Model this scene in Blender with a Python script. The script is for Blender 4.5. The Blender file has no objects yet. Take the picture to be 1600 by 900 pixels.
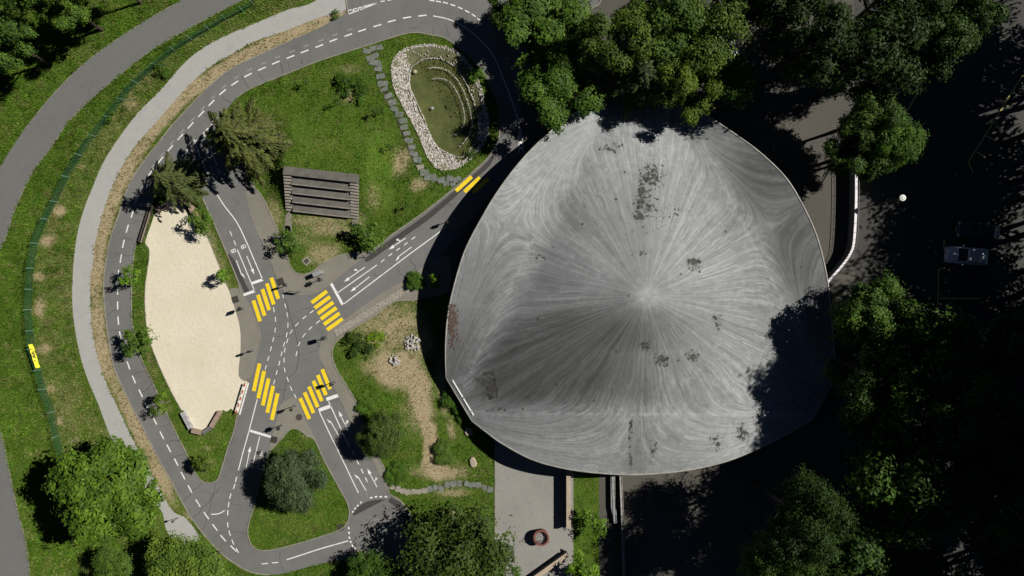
import bpy, bmesh, math, random
import numpy as np
from mathutils import Vector, Matrix
from mathutils.geometry import tessellate_polygon

# ------------------------------------------------------------------ camera, sky, sun, exposure
scene = bpy.context.scene
COL = scene.collection
H = 71.1                      # drone height in metres
PXM = 15.0                    # plan scale at ground level (units of the plan per metre)
cam_d = bpy.data.cameras.new("camera"); cam = bpy.data.objects.new("camera", cam_d); COL.objects.link(cam)
cam.location = (0, 0, H); cam.rotation_euler = (0, 0, 0)
cam_d.sensor_width = 36.0; cam_d.lens = 36.0 * H * PXM / 1600.0
cam_d.clip_start = 0.5; cam_d.clip_end = 3000
scene.camera = cam
SUN_EL, SUN_AZ = math.radians(42), math.radians(18)      # azimuth measured from +X towards +Y
SD = Vector((math.cos(SUN_EL)*math.cos(SUN_AZ), math.cos(SUN_EL)*math.sin(SUN_AZ), math.sin(SUN_EL)))
world = bpy.data.worlds.new("World"); scene.world = world; world.use_nodes = True
wn = world.node_tree; bg = wn.nodes["Background"]
sky = wn.nodes.new("ShaderNodeTexSky"); sky.sky_type = 'NISHITA'; sky.sun_disc = False
sky.sun_elevation = SUN_EL; sky.sun_rotation = math.pi/2 - SUN_AZ
sky.altitude = 500; sky.air_density = 0.2; sky.dust_density = 0.0; sky.ozone_density = 1.0
wn.links.new(sky.outputs[0], bg.inputs[0]); bg.inputs[1].default_value = 0.05
sun_d = bpy.data.lights.new("sun", 'SUN'); sun_d.energy = 5.0; sun_d.angle = math.radians(0.5); sun_d.color = (1.0, 0.955, 0.88)
sun = bpy.data.objects.new("sun", sun_d); COL.objects.link(sun)
sun.location = SD*120; sun.rotation_euler = SD.to_track_quat('Z', 'Y').to_euler()
scene.view_settings.view_transform = 'Standard'; scene.view_settings.look = 'None'
scene.view_settings.exposure = 0.3; scene.view_settings.gamma = 1.0
scene.render.engine = 'CYCLES'
scene.cycles.max_bounces = 5; scene.cycles.diffuse_bounces = 2; scene.cycles.glossy_bounces = 2
scene.cycles.transmission_bounces = 3; scene.cycles.transparent_max_bounces = 6

rng = np.random.default_rng(7); random.seed(7)

# ------------------------------------------------------------------ helpers
def P(u, v, z=0.0):
    """plan coordinates (1600 x 900 survey) to a world point that stands z metres above ground"""
    s = (H - z) / (H * PXM)
    return Vector(((u-800)*s, (450-v)*s, z))
def PX(pts): return np.array([[(u-800)/PXM, (450-v)/PXM] for u, v in pts])

def cat(pts, closed=False, n=6):
    p = np.array(pts, float); N = len(p); out = []
    rngk = range(N if closed else N-1)
    for i in rngk:
        if closed: a, b, c, d = p[(i-1) % N], p[i], p[(i+1) % N], p[(i+2) % N]
        else: a, b, c, d = p[max(i-1, 0)], p[i], p[i+1], p[min(i+2, N-1)]
        for k in range(n):
            t = k/n
            out.append(0.5*((2*b)+(c-a)*t+(2*a-5*b+4*c-d)*t*t+(3*b-a-3*c+d)*t**3))
    if not closed: out.append(p[-1])
    return [tuple(q) for q in out]

def mesh(name, verts, faces, mat=None, smooth=False):
    m = bpy.data.meshes.new(name)
    m.from_pydata([tuple(v) for v in verts], [], [tuple(f) for f in faces])
    if mat: m.materials.append(mat)
    if smooth: m.polygons.foreach_set("use_smooth", [True]*len(m.polygons))
    m.update(); return m
def npmesh(name, V, F, mat=None, smooth=False):
    """V (n,3) float, F (m,k) int, all faces with k corners"""
    V = np.asarray(V, np.float32); F = np.asarray(F, np.int32); k = F.shape[1]
    m = bpy.data.meshes.new(name)
    m.vertices.add(len(V)); m.vertices.foreach_set("co", V.ravel())
    m.loops.add(F.size); m.loops.foreach_set("vertex_index", F.ravel())
    m.polygons.add(len(F)); m.polygons.foreach_set("loop_start", np.arange(0, F.size, k, dtype=np.int32))
    m.polygons.foreach_set("loop_total", np.full(len(F), k, np.int32))
    if mat: m.materials.append(mat)
    m.update(calc_edges=True); m.validate()
    if smooth: m.polygons.foreach_set("use_smooth", np.ones(len(F), bool))
    return m
def link(name, data, parent=None, loc=None, rz=0.0):
    o = bpy.data.objects.new(name, data); COL.objects.link(o)
    if parent: o.parent = parent
    if loc is not None: o.location = loc
    if rz: o.rotation_euler = (0, 0, rz)
    return o
def tag(o, label, cat_=None, group=None, kind=None):
    o["label"] = label
    if cat_: o["category"] = cat_
    if group: o["group"] = group
    if kind: o["kind"] = kind
    return o
def thing(name, label, cat_, loc=(0, 0, 0), rz=0.0, group=None):
    return tag(link(name, None, None, loc, rz), label, cat_, group)
def struct(name, data, label, cat_): return tag(link(name, data), label, cat_, kind="structure")

class MB:
    """collects shapes into one mesh"""
    def __init__(s): s.v = []; s.f = []
    def add(s, v, f):
        b = len(s.v); s.v += [tuple(q) for q in v]; s.f += [tuple(b+i for i in q) for q in f]; return s
    def box(s, c, d, rz=0.0, taper=1.0, rx=0.0):
        x, y, z = d[0]/2, d[1]/2, d[2]/2; R = Matrix.Rotation(rz, 3, 'Z') @ Matrix.Rotation(rx, 3, 'X'); c = Vector(c)
        v = [c + R @ Vector((sx*x*(taper if sz > 0 else 1), sy*y*(taper if sz > 0 else 1), sz*z)) for sz in (-1, 1) for sy in (-1, 1) for sx in (-1, 1)]
        return s.add(v, [(0,2,3,1),(4,5,7,6),(0,1,5,4),(2,6,7,3),(0,4,6,2),(1,3,7,5)])
    def tube(s, pts, r, n=6, caps=True):
        pts = [Vector(p) for p in pts]; rs = r if isinstance(r, (list, tuple)) else [r]*len(pts); v = []
        for i, p in enumerate(pts):
            d = (pts[min(i+1, len(pts)-1)] - pts[max(i-1, 0)]).normalized()
            a = d.orthogonal().normalized() if abs(d.z) < 0.9 else Vector((1, 0, 0)); a = (a - d*a.dot(d)).normalized(); b = d.cross(a)
            for k in range(n):
                t = 2*math.pi*k/n; v.append(p + (a*math.cos(t)+b*math.sin(t))*rs[i])
        f = []
        for i in range(len(pts)-1):
            for k in range(n):
                f.append((i*n+k, i*n+(k+1) % n, (i+1)*n+(k+1) % n, (i+1)*n+k))
        if caps: f.append(tuple(range(n-1, -1, -1))); f.append(tuple((len(pts)-1)*n+k for k in range(n)))
        return s.add(v, f)
    def lathe(s, prof, c=(0, 0, 0), n=20, close=False):
        v = []; f = []; c = Vector(c)
        for r, z in prof:
            for k in range(n):
                t = 2*math.pi*k/n; v.append(c + Vector((r*math.cos(t), r*math.sin(t), z)))
        m = len(prof)
        for i in range(m-1):
            for k in range(n): f.append((i*n+k, i*n+(k+1) % n, (i+1)*n+(k+1) % n, (i+1)*n+k))
        if close: f.append(tuple(range(n-1, -1, -1))); f.append(tuple((m-1)*n+k for k in range(n)))
        return s.add(v, f)
    def prism(s, poly, z0, z1):
        """flat polygon (list of xy) extruded from z0 to z1"""
        n = len(poly); tri = tessellate_polygon([[Vector((x, y, 0)) for x, y in poly]])
        area = sum(poly[i][0]*poly[(i+1) % n][1]-poly[(i+1) % n][0]*poly[i][1] for i in range(n))
        if area < 0: poly = poly[::-1]; tri = tessellate_polygon([[Vector((x, y, 0)) for x, y in poly]])
        v = [(x, y, z0) for x, y in poly]+[(x, y, z1) for x, y in poly]; f = []
        for t in tri:
            a, b, c = t
            A = (poly[b][0]-poly[a][0])*(poly[c][1]-poly[a][1])-(poly[b][1]-poly[a][1])*(poly[c][0]-poly[a][0])
            if A < 0: b, c = c, b
            f.append((a+n, b+n, c+n)); f.append((a, c, b))
        for i in range(n): j = (i+1) % n; f.append((i, j, j+n, i+n))
        return s.add(v, f)
    def mesh(s, name, mat, smooth=False): return mesh(name, s.v, s.f, mat, smooth)
    def obj(s, name, mat, parent=None, loc=None, rz=0.0, smooth=False): return link(name, s.mesh(name, mat, smooth), parent, loc, rz)

def sheet_mesh(name, outline, z, mat, holes=()):
    loops = [[Vector((x, y, 0)) for x, y in PX(outline)]]+[[Vector((x, y, 0)) for x, y in PX(h)] for h in holes]
    tri = tessellate_polygon(loops); V = [q for l in loops for q in l]; f = []
    for a, b, c in tri:
        A = (V[b].x-V[a].x)*(V[c].y-V[a].y)-(V[b].y-V[a].y)*(V[c].x-V[a].x)
        f.append((a, b, c) if A > 0 else (a, c, b))
    return mesh(name, [(q.x, q.y, z) for q in V], f, mat)
def strip(mb, pts, w, z0, z1, closed=False):
    """a band of width w (plan units) swept along plan points, as a low solid"""
    p = PX(pts); n = len(p); w = w/PXM/2; L = []; R = []
    for i in range(n):
        a = p[(i-1) % n] if closed else p[max(i-1, 0)]; b = p[(i+1) % n] if closed else p[min(i+1, n-1)]
        d = b-a; d = d/(np.hypot(*d)+1e-9); nn = np.array([-d[1], d[0]])
        L.append(p[i]+nn*w); R.append(p[i]-nn*w)
    v = []
    for i in range(n): v += [(*L[i], z0), (*L[i], z1), (*R[i], z1), (*R[i], z0)]
    f = []
    for i in range(n if closed else n-1):
        a = 4*i; b = 4*((i+1) % n)
        f += [(a+1, a+2, b+2, b+1), (a, a+1, b+1, b), (a+2, a+3, b+3, b+2)]
    if not closed: f += [(0, 3, 2, 1), (4*n-4, 4*n-3, 4*n-2, 4*n-1)]
    mb.add(v, f); return mb

def pip(pts, poly):
    poly = np.asarray(poly); x, y = pts[:, 0], pts[:, 1]; inside = np.zeros(len(pts), bool)
    bb = (x >= poly[:, 0].min()) & (x <= poly[:, 0].max()) & (y >= poly[:, 1].min()) & (y <= poly[:, 1].max())
    idx = np.nonzero(bb)[0]; X, Y = x[idx], y[idx]; ins = np.zeros(len(idx), bool)
    for i in range(len(poly)):
        x0, y0 = poly[i]; x1, y1 = poly[i-1]
        if y0 == y1: continue
        c = ((y0 > Y) != (y1 > Y)) & (X < (x1-x0)*(Y-y0)/(y1-y0)+x0); ins ^= c
    inside[idx] = ins; return inside
def dist_line(pts, line):
    d = np.full(len(pts), 1e9)
    for i in range(len(line)-1):
        a, b = np.array(line[i]), np.array(line[i+1]); ab = b-a
        t = np.clip(((pts-a) @ ab)/(ab @ ab+1e-9), 0, 1)
        d = np.minimum(d, np.hypot(*(pts-(a+t[:, None]*ab)).T))
    return d
_g = [np.random.default_rng(50+i).random((64, 64)) for i in range(4)]
def vnoise(x, y, s, k=0):
    x = np.asarray(x)/s+100; y = np.asarray(y)/s+100; xi = np.floor(x).astype(int); yi = np.floor(y).astype(int)
    fx, fy = x-xi, y-yi; fx = fx*fx*(3-2*fx); fy = fy*fy*(3-2*fy); g = _g[k]
    a, b, c, d = g[xi % 64, yi % 64], g[(xi+1) % 64, yi % 64], g[xi % 64, (yi+1) % 64], g[(xi+1) % 64, (yi+1) % 64]
    return (a*(1-fx)+b*fx)*(1-fy)+(c*(1-fx)+d*fx)*fy
def fbm(x, y, s, k=0): return 0.55*vnoise(x, y, s, k)+0.3*vnoise(x, y, s/2.1, (k+1) % 4)+0.15*vnoise(x, y, s/4.3, (k+2) % 4)
def sstep(a, b, x): t = np.clip((x-a)/(b-a), 0, 1); return t*t*(3-2*t)

# ------------------------------------------------------------------ materials
class NT:
    def __init__(s, name):
        s.m = bpy.data.materials.new(name); s.m.use_nodes = True; s.t = s.m.node_tree; s.b = s.t.nodes["Principled BSDF"]
        s.pos = s.n("ShaderNodeNewGeometry").outputs["Position"]
    def n(s, ty, **kw):
        q = s.t.nodes.new(ty)
        for k, v in kw.items(): setattr(q, k, v)
        return q
    def set(s, sock, val):
        if hasattr(val, "is_linked") or isinstance(val, bpy.types.NodeSocket): s.t.links.new(val, sock)
        else: sock.default_value = val
    def noise(s, scale, detail=4, rough=0.55, vec=None, dist=0.0):
        q = s.n("ShaderNodeTexNoise"); q.inputs["Scale"].default_value = scale; q.inputs["Detail"].default_value = detail
        q.inputs["Roughness"].default_value = rough; q.inputs["Distortion"].default_value = dist
        s.t.links.new(vec if vec is not None else s.pos, q.inputs["Vector"]); return q.outputs["Fac"]
    def mul(s, vec, xyz):
        q = s.n("ShaderNodeVectorMath", operation='MULTIPLY'); s.set(q.inputs[0], vec); q.inputs[1].default_value = xyz; return q.outputs[0]
    def math(s, op, a, b=0.0, clamp=False):
        q = s.n("ShaderNodeMath", operation=op); q.use_clamp = clamp; s.set(q.inputs[0], a); s.set(q.inputs[1], b); return q.outputs[0]
    def ramp(s, fac, a, b):
        q = s.n("ShaderNodeMapRange"); q.inputs["From Min"].default_value = a; q.inputs["From Max"].default_value = b; s.set(q.inputs["Value"], fac); return q.outputs[0]
    def mix(s, fac, a, b, mode='MIX'):
        q = s.n("ShaderNodeMix", data_type='RGBA', blend_type=mode); s.set(q.inputs[0], fac)
        for i, v in ((6, a), (7, b)): s.set(q.inputs[i], (*v, 1) if isinstance(v, tuple) and len(v) == 3 else v)
        return q.outputs[2]
    def attr(s, name):
        q = s.n("ShaderNodeAttribute"); q.attribute_name = name; return q
    def out(s, col, rough=0.9, bump=None, bstr=0.3, bdist=0.02, metal=0.0, spec=0.3):
        s.set(s.b.inputs["Base Color"], (*col, 1) if isinstance(col, tuple) and len(col) == 3 else col)
        s.set(s.b.inputs["Roughness"], rough); s.b.inputs["Metallic"].default_value = metal; s.b.inputs["Specular IOR Level"].default_value = spec
        if bump is not None:
            q = s.n("ShaderNodeBump"); q.inputs["Strength"].default_value = bstr; q.inputs["Distance"].default_value = bdist
            s.set(q.inputs["Height"], bump); s.t.links.new(q.outputs[0], s.b.inputs["Normal"])
        return s.m
def simple(name, c1, c2=None, scale=3.0, rough=0.8, metal=0.0, spec=0.3, fine=None, lo=0.35, hi=0.65):
    """two-tone procedural surface: a broad tone change, a fine grain and a fine relief"""
    t = NT(name); c2 = c2 or tuple(min(1, q*0.78) for q in c1)
    n1 = t.ramp(t.noise(scale, 5), lo, hi); f = t.noise(fine or scale*12, 3, 0.7)
    col = t.mix(n1, c1, c2); col = t.mix(t.math('MULTIPLY', t.ramp(f, 0.3, 0.7), 0.45), col, tuple(q*0.62 for q in c2))
    return t.out(col, rough, f, 0.25, 0.02, metal, spec)

def asphalt(name, c, patch=0.25):
    t = NT(name)
    broad = t.ramp(t.noise(0.16, 6, 0.6), 0.3, 0.7); mid = t.ramp(t.noise(1.1, 6, 0.65), 0.3, 0.72); fine = t.noise(14, 3, 0.8)
    col = t.mix(broad, tuple(q*(1-patch*0.6) for q in c), tuple(q*(1+patch*0.5) for q in c))
    col = t.mix(t.math('MULTIPLY', mid, 0.6), col, (c[0]*1.28, c[1]*1.22, c[2]*1.1))
    col = t.mix(t.math('MULTIPLY', t.ramp(fine, 0.35, 0.7), 0.4), col, tuple(q*0.6 for q in c))
    stain = t.ramp(t.noise(0.55, 5, 0.7, dist=1.2), 0.6, 0.74); col = t.mix(t.math('MULTIPLY', stain, 0.5), col, tuple(q*0.55 for q in c))
    return t.out(col, 0.92, fine, 0.35, 0.02)
M = {}
M['asphalt'] = asphalt('asphalt_garden', (0.136, 0.137, 0.136), 0.4)
M['asphalt_out'] = asphalt('asphalt_outer', (0.126, 0.128, 0.127), 0.12)
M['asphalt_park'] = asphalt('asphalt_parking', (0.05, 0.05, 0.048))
M['forecourt'] = asphalt('asphalt_forecourt', (0.075, 0.072, 0.064), 0.15)
M['dark_patch'] = asphalt('asphalt_patch', (0.047, 0.046, 0.047), 0.15)
M['pavement'] = asphalt('pavement_concrete', (0.185, 0.176, 0.152), 0.35)
M['plaza'] = asphalt('plaza_concrete', (0.225, 0.222, 0.21), 0.3)
M['path'] = asphalt('path_concrete', (0.32, 0.325, 0.32), 0.10)
M['kerb'] = simple('kerb_stone', (0.30, 0.28, 0.235), (0.2, 0.185, 0.15), 1.5)
M['granite'] = simple('paver_stone', (0.36, 0.33, 0.28), (0.22, 0.2, 0.165), 4)
M['slate'] = simple('step_slab', (0.20, 0.215, 0.205), (0.13, 0.14, 0.125), 2.0)
M['crack'] = simple('bitumen', (0.022, 0.022, 0.022), (0.045, 0.044, 0.042), 2.0)
M['concrete'] = simple('tier_concrete', (0.15, 0.142, 0.125), (0.10, 0.094, 0.082), 1.3)
M['step_conc'] = simple('step_concrete', (0.28, 0.255, 0.22), (0.19, 0.172, 0.147), 1.6)
M['tan_stone'] = simple('tan_block', (0.36, 0.27, 0.205), (0.24, 0.175, 0.13), 2.2)
M['grey_stone'] = simple('grey_block', (0.44, 0.43, 0.43), (0.24, 0.24, 0.255), 2.6)
M['dark_stone'] = simple('dark_block', (0.17, 0.165, 0.16), (0.1, 0.1, 0.1), 2.2)
M['coping'] = simple('coping_stone', (0.44, 0.36, 0.275), (0.34, 0.27, 0.2), 1.0)
M['timber'] = simple('weathered_timber', (0.085, 0.07, 0.058), (0.05, 0.042, 0.036), 3.0)
M['timber_pale'] = simple('pale_timber', (0.30, 0.25, 0.2), (0.2, 0.165, 0.13), 3.0)
M['terracotta'] = simple('terracotta', (0.21, 0.085, 0.06), (0.14, 0.055, 0.042), 5)
M['soil'] = simple('soil', (0.07, 0.055, 0.04), (0.035, 0.028, 0.02), 5)
M['metal_dark'] = simple('dark_metal', (0.02, 0.021, 0.022), (0.03, 0.03, 0.03), 3, 0.45, 0.0, 0.5)
M['metal'] = simple('galvanised_metal', (0.55, 0.56, 0.58), (0.42, 0.43, 0.45), 4, 0.35, 0.85, 0.5)
M['white_paint'] = simple('white_enamel', (0.78, 0.78, 0.76), (0.66, 0.66, 0.64), 1.5, 0.5)
M['wallwhite'] = simple('white_coping', (0.80, 0.77, 0.82), (0.7, 0.68, 0.72), 1.5, 0.6)
M['red_paint'] = simple('red_enamel', (0.42, 0.05, 0.04), (0.3, 0.04, 0.035), 2, 0.5)
M['green_metal'] = simple('green_fence_paint', (0.025, 0.11, 0.05), (0.02, 0.08, 0.035), 2, 0.5)
M['yellow_cloth'] = simple('yellow_banner_cloth', (0.78, 0.72, 0.05), (0.66, 0.6, 0.03), 2, 0.6)
M['black_ink'] = simple('black_ink', (0.03, 0.035, 0.03), (0.02, 0.02, 0.02), 2, 0.6)
M['iron'] = simple('cast_iron', (0.085, 0.07, 0.062), (0.05, 0.042, 0.038), 6, 0.6)
M['bark'] = simple('bark', (0.075, 0.058, 0.042), (0.04, 0.03, 0.022), 5)
M['pale_bark'] = simple('pale_bark', (0.26, 0.22, 0.17), (0.16, 0.13, 0.1), 5)
M['glassdark'] = simple('dark_glass', (0.01, 0.012, 0.014), (0.014, 0.016, 0.018), 1, 0.08, 0, 0.6)
M['tyre'] = simple('tyre_rubber', (0.02, 0.02, 0.02), None, 4)
M['boulder'] = simple('boulder', (0.45, 0.37, 0.28), (0.3, 0.25, 0.19), 3)
M['cabinet'] = simple('cabinet_grey', (0.30, 0.31, 0.31), (0.24, 0.25, 0.25), 2, 0.5)
M['lens_red'] = simple('red_lens', (0.35, 0.02, 0.02), None, 4, 0.2)
M['lens_amber'] = simple('amber_lens', (0.5, 0.22, 0.02), None, 4, 0.2)
M['lens_green'] = simple('green_lens', (0.02, 0.25, 0.09), None, 4, 0.2)

def paint(name, c, wear):
    t = NT(name); n = t.noise(2.2, 6, 0.75); f = t.noise(22, 3, 0.8)
    col = t.mix(t.ramp(n, 0.35, 0.75), c, tuple(q*0.80 for q in c))
    w = t.math('ADD', t.math('MULTIPLY', t.ramp(n, 0.56, 0.74), wear), t.math('MULTIPLY', t.ramp(f, 0.54, 0.70), wear*0.9), True)
    return t.out(t.mix(w, col, (0.16, 0.155, 0.145)), 0.75, f, 0.2, 0.01)
M['white_line'] = paint('road_paint_white', (0.72, 0.72, 0.70), 0.7)
M['grey_line'] = paint('road_paint_worn', (0.24, 0.24, 0.235), 0.6)
M['yellow_line'] = paint('road_paint_yellow', (0.80, 0.58, 0.010), 0.42)
M['park_line'] = paint('parking_paint_yellow', (0.75, 0.65, 0.2), 0.5)

t = NT('pale_sand'); n = t.noise(0.35, 5, 0.6); f = t.noise(6, 4, 0.75); g = t.noise(30, 2, 0.8)
col = t.mix(t.ramp(n, 0.3, 0.7), (0.62, 0.575, 0.455), (0.56, 0.515, 0.40)); col = t.mix(t.math('MULTIPLY', t.ramp(f, 0.4, 0.7), 0.3), col, (0.48, 0.425, 0.31))
fp = t.noise(2.6, 3, 0.6, dist=0.6); col = t.mix(t.math('MULTIPLY', t.ramp(fp, 0.56, 0.68), 0.25), col, (0.44, 0.39, 0.285)); M['sand'] = t.out(col, 0.95, t.math('ADD', t.math('MULTIPLY', fp, 2.0), g), 0.5, 0.04)

# grass ground: attribute 'dry' says how bare the turf is
t = NT('turf'); dry = t.attr('dry').outputs['Fac']; n1 = t.noise(0.5, 6, 0.65); n2 = t.noise(3.5, 6, 0.7); n3 = t.noise(16, 3, 0.75)
green = t.mix(t.ramp(n1, 0.32, 0.68), (0.056, 0.120, 0.013), (0.105, 0.15, 0.022)); green = t.mix(t.ramp(n2, 0.4, 0.7), green, (0.052, 0.10, 0.011))
green = t.mix(t.math('MULTIPLY', t.ramp(n3, 0.45, 0.7), 0.6), green, (0.028, 0.052, 0.009))
straw = t.mix(t.ramp(n2, 0.35, 0.65), (0.40, 0.335, 0.215), (0.26, 0.215, 0.13)); straw = t.mix(t.math('MULTIPLY', t.ramp(n3, 0.45, 0.7), 0.5), straw, (0.13, 0.105, 0.05))
k = t.math('ADD', dry, t.math('MULTIPLY', t.math('SUBTRACT', n2, 0.5), 1.5)); k = t.ramp(k, 0.28, 0.66)
M['turf'] = t.out(t.mix(k, green, straw), 1.0, n3, 0.6, 0.05, 0, 0.05)

def leafmat(name, c_dark, c_light, trans=0.2):
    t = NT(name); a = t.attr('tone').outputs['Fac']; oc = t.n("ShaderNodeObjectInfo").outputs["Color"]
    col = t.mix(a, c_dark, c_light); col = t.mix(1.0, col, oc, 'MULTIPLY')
    t.out(col, 0.65, spec=0.25)
    tr = t.n("ShaderNodeBsdfTranslucent"); t.t.links.new(t.mix(1.0, col, (1.1, 1.2, 0.55), 'MULTIPLY'), tr.inputs[0])
    mx = t.n("ShaderNodeMixShader"); mx.inputs[0].default_value = trans; t.t.links.new(t.b.outputs[0], mx.inputs[1]); t.t.links.new(tr.outputs[0], mx.inputs[2])
    t.t.links.new(mx.outputs[0], t.t.nodes["Material Output"].inputs[0]); return t.m
M['leaf'] = leafmat('leaves', (0.024, 0.056, 0.008), (0.108, 0.180, 0.017))
M['needle'] = leafmat('needles', (0.035, 0.055, 0.014), (0.095, 0.115, 0.030), 0.12)
M['blade'] = leafmat('grass_blades', (0.050, 0.100, 0.013), (0.105, 0.155, 0.026), 0.25)
# ------------------------------------------------------------------ plan outlines of the place
ISL_A = cat([(371,152),(400,135),(437,120),(500,95),(575,71),(625,55),(650,51),(675,55),(700,62),(740,95),(768,138),(779,170),(781,205),(775,225),(762,247),(737,270),(700,302),(662,332),(612,367),(577,393),(555,395),(530,399),(505,411),(487,425),(468,428),(455,418),(449,400),(440,372),(427,345),(414,314),(401,296),(391,279),(372,245),(352,205),(352,178)], True, 4)
ISL_D = cat([(652,468),(617,471),(587,492),(550,515),(525,535),(519,552),(525,575),(540,600),(555,625),(566,655),(580,690),(595,720),(606,745),(608,770),(625,781),(640,802),(645,822),(642,845),(636,867),(640,882),(646,905),(650,960),(774,960),(774,800),(774,690),(760,660),(735,610),(720,540),(715,480),(700,455)], True, 4)
ISL_L = cat([(317,310),(335,350),(352,390),(372,440),(376,458),(380,480),(388,520),(390,560),(386,597),(378,622),(371,648),(365,675),(357,697),(347,730),(340,749),(328,754),(314,750),(300,730),(290,705),(274,674),(257,637),(240,600),(220,557),(209,517),(206,495),(206,450),(207,425),(212,385),(225,350),(238,316),(247,296),(268,277),(292,272),(308,286)], True, 4)
ISL_G = cat([(455,670),(440,686),(422,705),(408,745),(399,785),(388,822),(389,842),(397,855),(415,860),(462,850),(525,830),(540,820),(546,804),(543,786),(530,762),(507,720),(492,688),(480,681),(470,673)], True, 4)
ROAD_OUT = cat([(540,21),(500,43),(450,65),(400,88),(362,107),(332,130),(300,162),(270,195),(250,220),(217,262),(197,300),(185,337),(172,375),(165,412),(162,450),(165,495),(170,532),(177,570),(190,602),(207,637),(228,677),(245,712),(265,747),(285,785),(300,810),(325,843),(355,872),(390,893),(420,898)], False, 4)
ASPHALT = ROAD_OUT + cat([(420,898),(442,896),(500,881),(530,875),(552,870),(577,873),(600,882),(620,900),(640,960)], False, 3)[1:] + [(655,965),(790,965),(790,470),(900,400),(900,60),(905,20),(935,8),(960,-60),(700,-140),(560,-70),(545,-20)]
PATH = cat([(560,-60),(495,0),(450,15),(400,36),(350,57),(310,80),(282,105),(250,142),(215,177),(180,224),(160,257),(145,292),(132,325),(122,360),(116,400),(113,450),(114,487),(119,525),(127,562),(140,600),(155,635),(172,680),(200,735),(235,780),(253,800),(262,832),(288,853),(312,842),(292,811),(272,800),(258,780),(235,735),(212,695),(200,670),(182,632),(165,595),(152,555),(144,512),(141,450),(145,412),(150,375),(160,337),(172,300),(190,262),(214,225),(245,190),(287,142),(325,107),(362,85),(400,64),(450,47),(500,27),(541,15),(548,-20)], True, 4)
OUTROAD = cat([(345,-40),(285,0),(220,37),(140,92),(85,145),(40,200),(22,226),(0,262),(-25,310),(-60,400),(-80,500),(-80,600),(-60,700),(-30,800),(-12,900),(-5,980),(60,980),(47,897),(40,845),(27,795),(15,737),(2,675),(-14,610),(-20,560),(-18,470),(0,392),(10,370),(22,332),(40,290),(60,257),(85,223),(112,185),(160,140),(232,82),(300,42),(350,15),(385,-3),(440,-40)], True, 4)
SAND = cat([(277,319),(288,324),(299,340),(304,343),(322,366),(335,396),(356,449),(367,482),(375,512),(376,546),(373,577),(374,589),(381,595),(387,597),(379,622),(372,645),(362,639),(354,643),(345,642),(330,667),(318,674),(301,670),(288,643),(284,641),(277,629),(261,598),(245,562),(232,525),(227,487),(227,450),(230,425),(233,405),(233,388),(227,379),(236,352),(245,329),(262,322)], True, 3)
POND = cat([(613,95),(625,80),(645,72),(672,69),(700,74),(722,86),(738,105),(750,130),(757,155),(763,180),(764,205),(757,225),(743,242),(727,256),(708,265),(690,266),(676,258),(664,238),(655,215),(645,195),(630,168),(616,140),(611,115)], True, 4)
WATER = cat([(641,108),(655,95),(675,90),(698,95),(718,112),(732,138),(742,165),(748,195),(745,215),(735,232),(720,245),(702,240),(684,230),(672,212),(662,185),(650,158),(640,135)], True, 4)
PLAZA = [(774,600),(774,960),(896,960),(896,600)]
FORE = [(936,960),(1336,960),(1336,440),(1334,250),(1334,100),(1334,-140),(935,-140),(935,8),(905,20),(850,60),(815,140),(810,250),(690,400),(700,470),(712,560),(745,640),(774,690),(774,715),(936,745)]
BED = [(896,640),(936,640),(936,960),(896,960)]
PARK = [(1331,-300),(2100,-300),(2100,1300),(1331,1300)]
PAVE = {
 'nw': cat([(384,300),(395,345),(410,380),(424,412),(433,437),(439,450),(452,459),(480,461),(500,455),(520,441),(545,420),(577,395),(555,395),(530,399),(505,411),(487,425),(468,428),(455,418),(449,400),(440,372),(427,345),(414,314),(401,296),(391,280)], True, 3),
 'w': cat([(376,452),(381,462),(386,470),(396,494),(403,511),(407,526),(405,542),(399,560),(396,577),(392,587),(381,595),(374,589),(373,577),(376,546),(375,512),(367,482),(357,455),(366,450)], True, 3),
 'e': cat([(660,418),(640,434),(600,456),(565,480),(538,499),(522,512),(512,522),(500,540),(499,556),(507,575),(520,602),(533,627),(550,664),(568,692),(586,726),(607,771),(608,765),(606,745),(595,720),(580,690),(566,655),(555,625),(540,600),(525,575),(519,552),(525,535),(550,515),(587,492),(617,471),(652,468),(700,455),(700,400)], True, 3),
 's': cat([(464,622),(477,655),(489,678),(500,702),(492,688),(480,681),(470,673),(455,670),(440,686),(424,704),(422,696),(426,680),(434,652),(437,635),(447,626)], True, 3),
}
RING_DRY = cat([(540,18),(480,42),(430,65),(380,88),(330,120),(290,150),(250,190),(225,225),(200,265),(180,305),(168,340),(158,375),(152,412),(150,450),(153,500),(160,545),(175,590),(195,630),(210,660),(225,690),(245,730),(262,765)], False, 3)
FENCE = [(395,5),(377,15),(350,28),(324,44),(297,60),(270,77),(241,102),(211,128),(188,156),(168,183),(145,212),(124,242),(103,276),(85,315),(70,342),(54,380),(48,419),(46,452),(44,484),(47,517),(49,545),(60,578),(67,608),(81,644),(88,682),(98,717)]

# amphitheatre frame (plan units -> local metres)
AM_O = P(447, 330, 0); AM_ANG = math.atan2(-13, 115); AM_W, AM_D, AM_H = 7.6, 4.35, 2.2
def am_local(x, y):
    c, s = math.cos(AM_ANG), math.sin(AM_ANG); dx, dy = x-AM_O.x, y-AM_O.y
    return dx*c+dy*s, -dx*s+dy*c
def gz(x, y):
    """terrain height: the bank that carries the stepped seats"""
    a, b = am_local(np.asarray(x, float), np.asarray(y, float)); t = b/AM_D
    rise = np.where(t < 1, np.clip(t, 0, 1)*AM_H*0.9-0.12, AM_H*0.9-0.12)
    back = 1-sstep(1.2, 2.6, t); side = (1-sstep(0.0, 3.4, a-AM_W))*(1-sstep(0.0, 2.6, -a))
    return np.clip(rise, 0, None)*back*side

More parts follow.
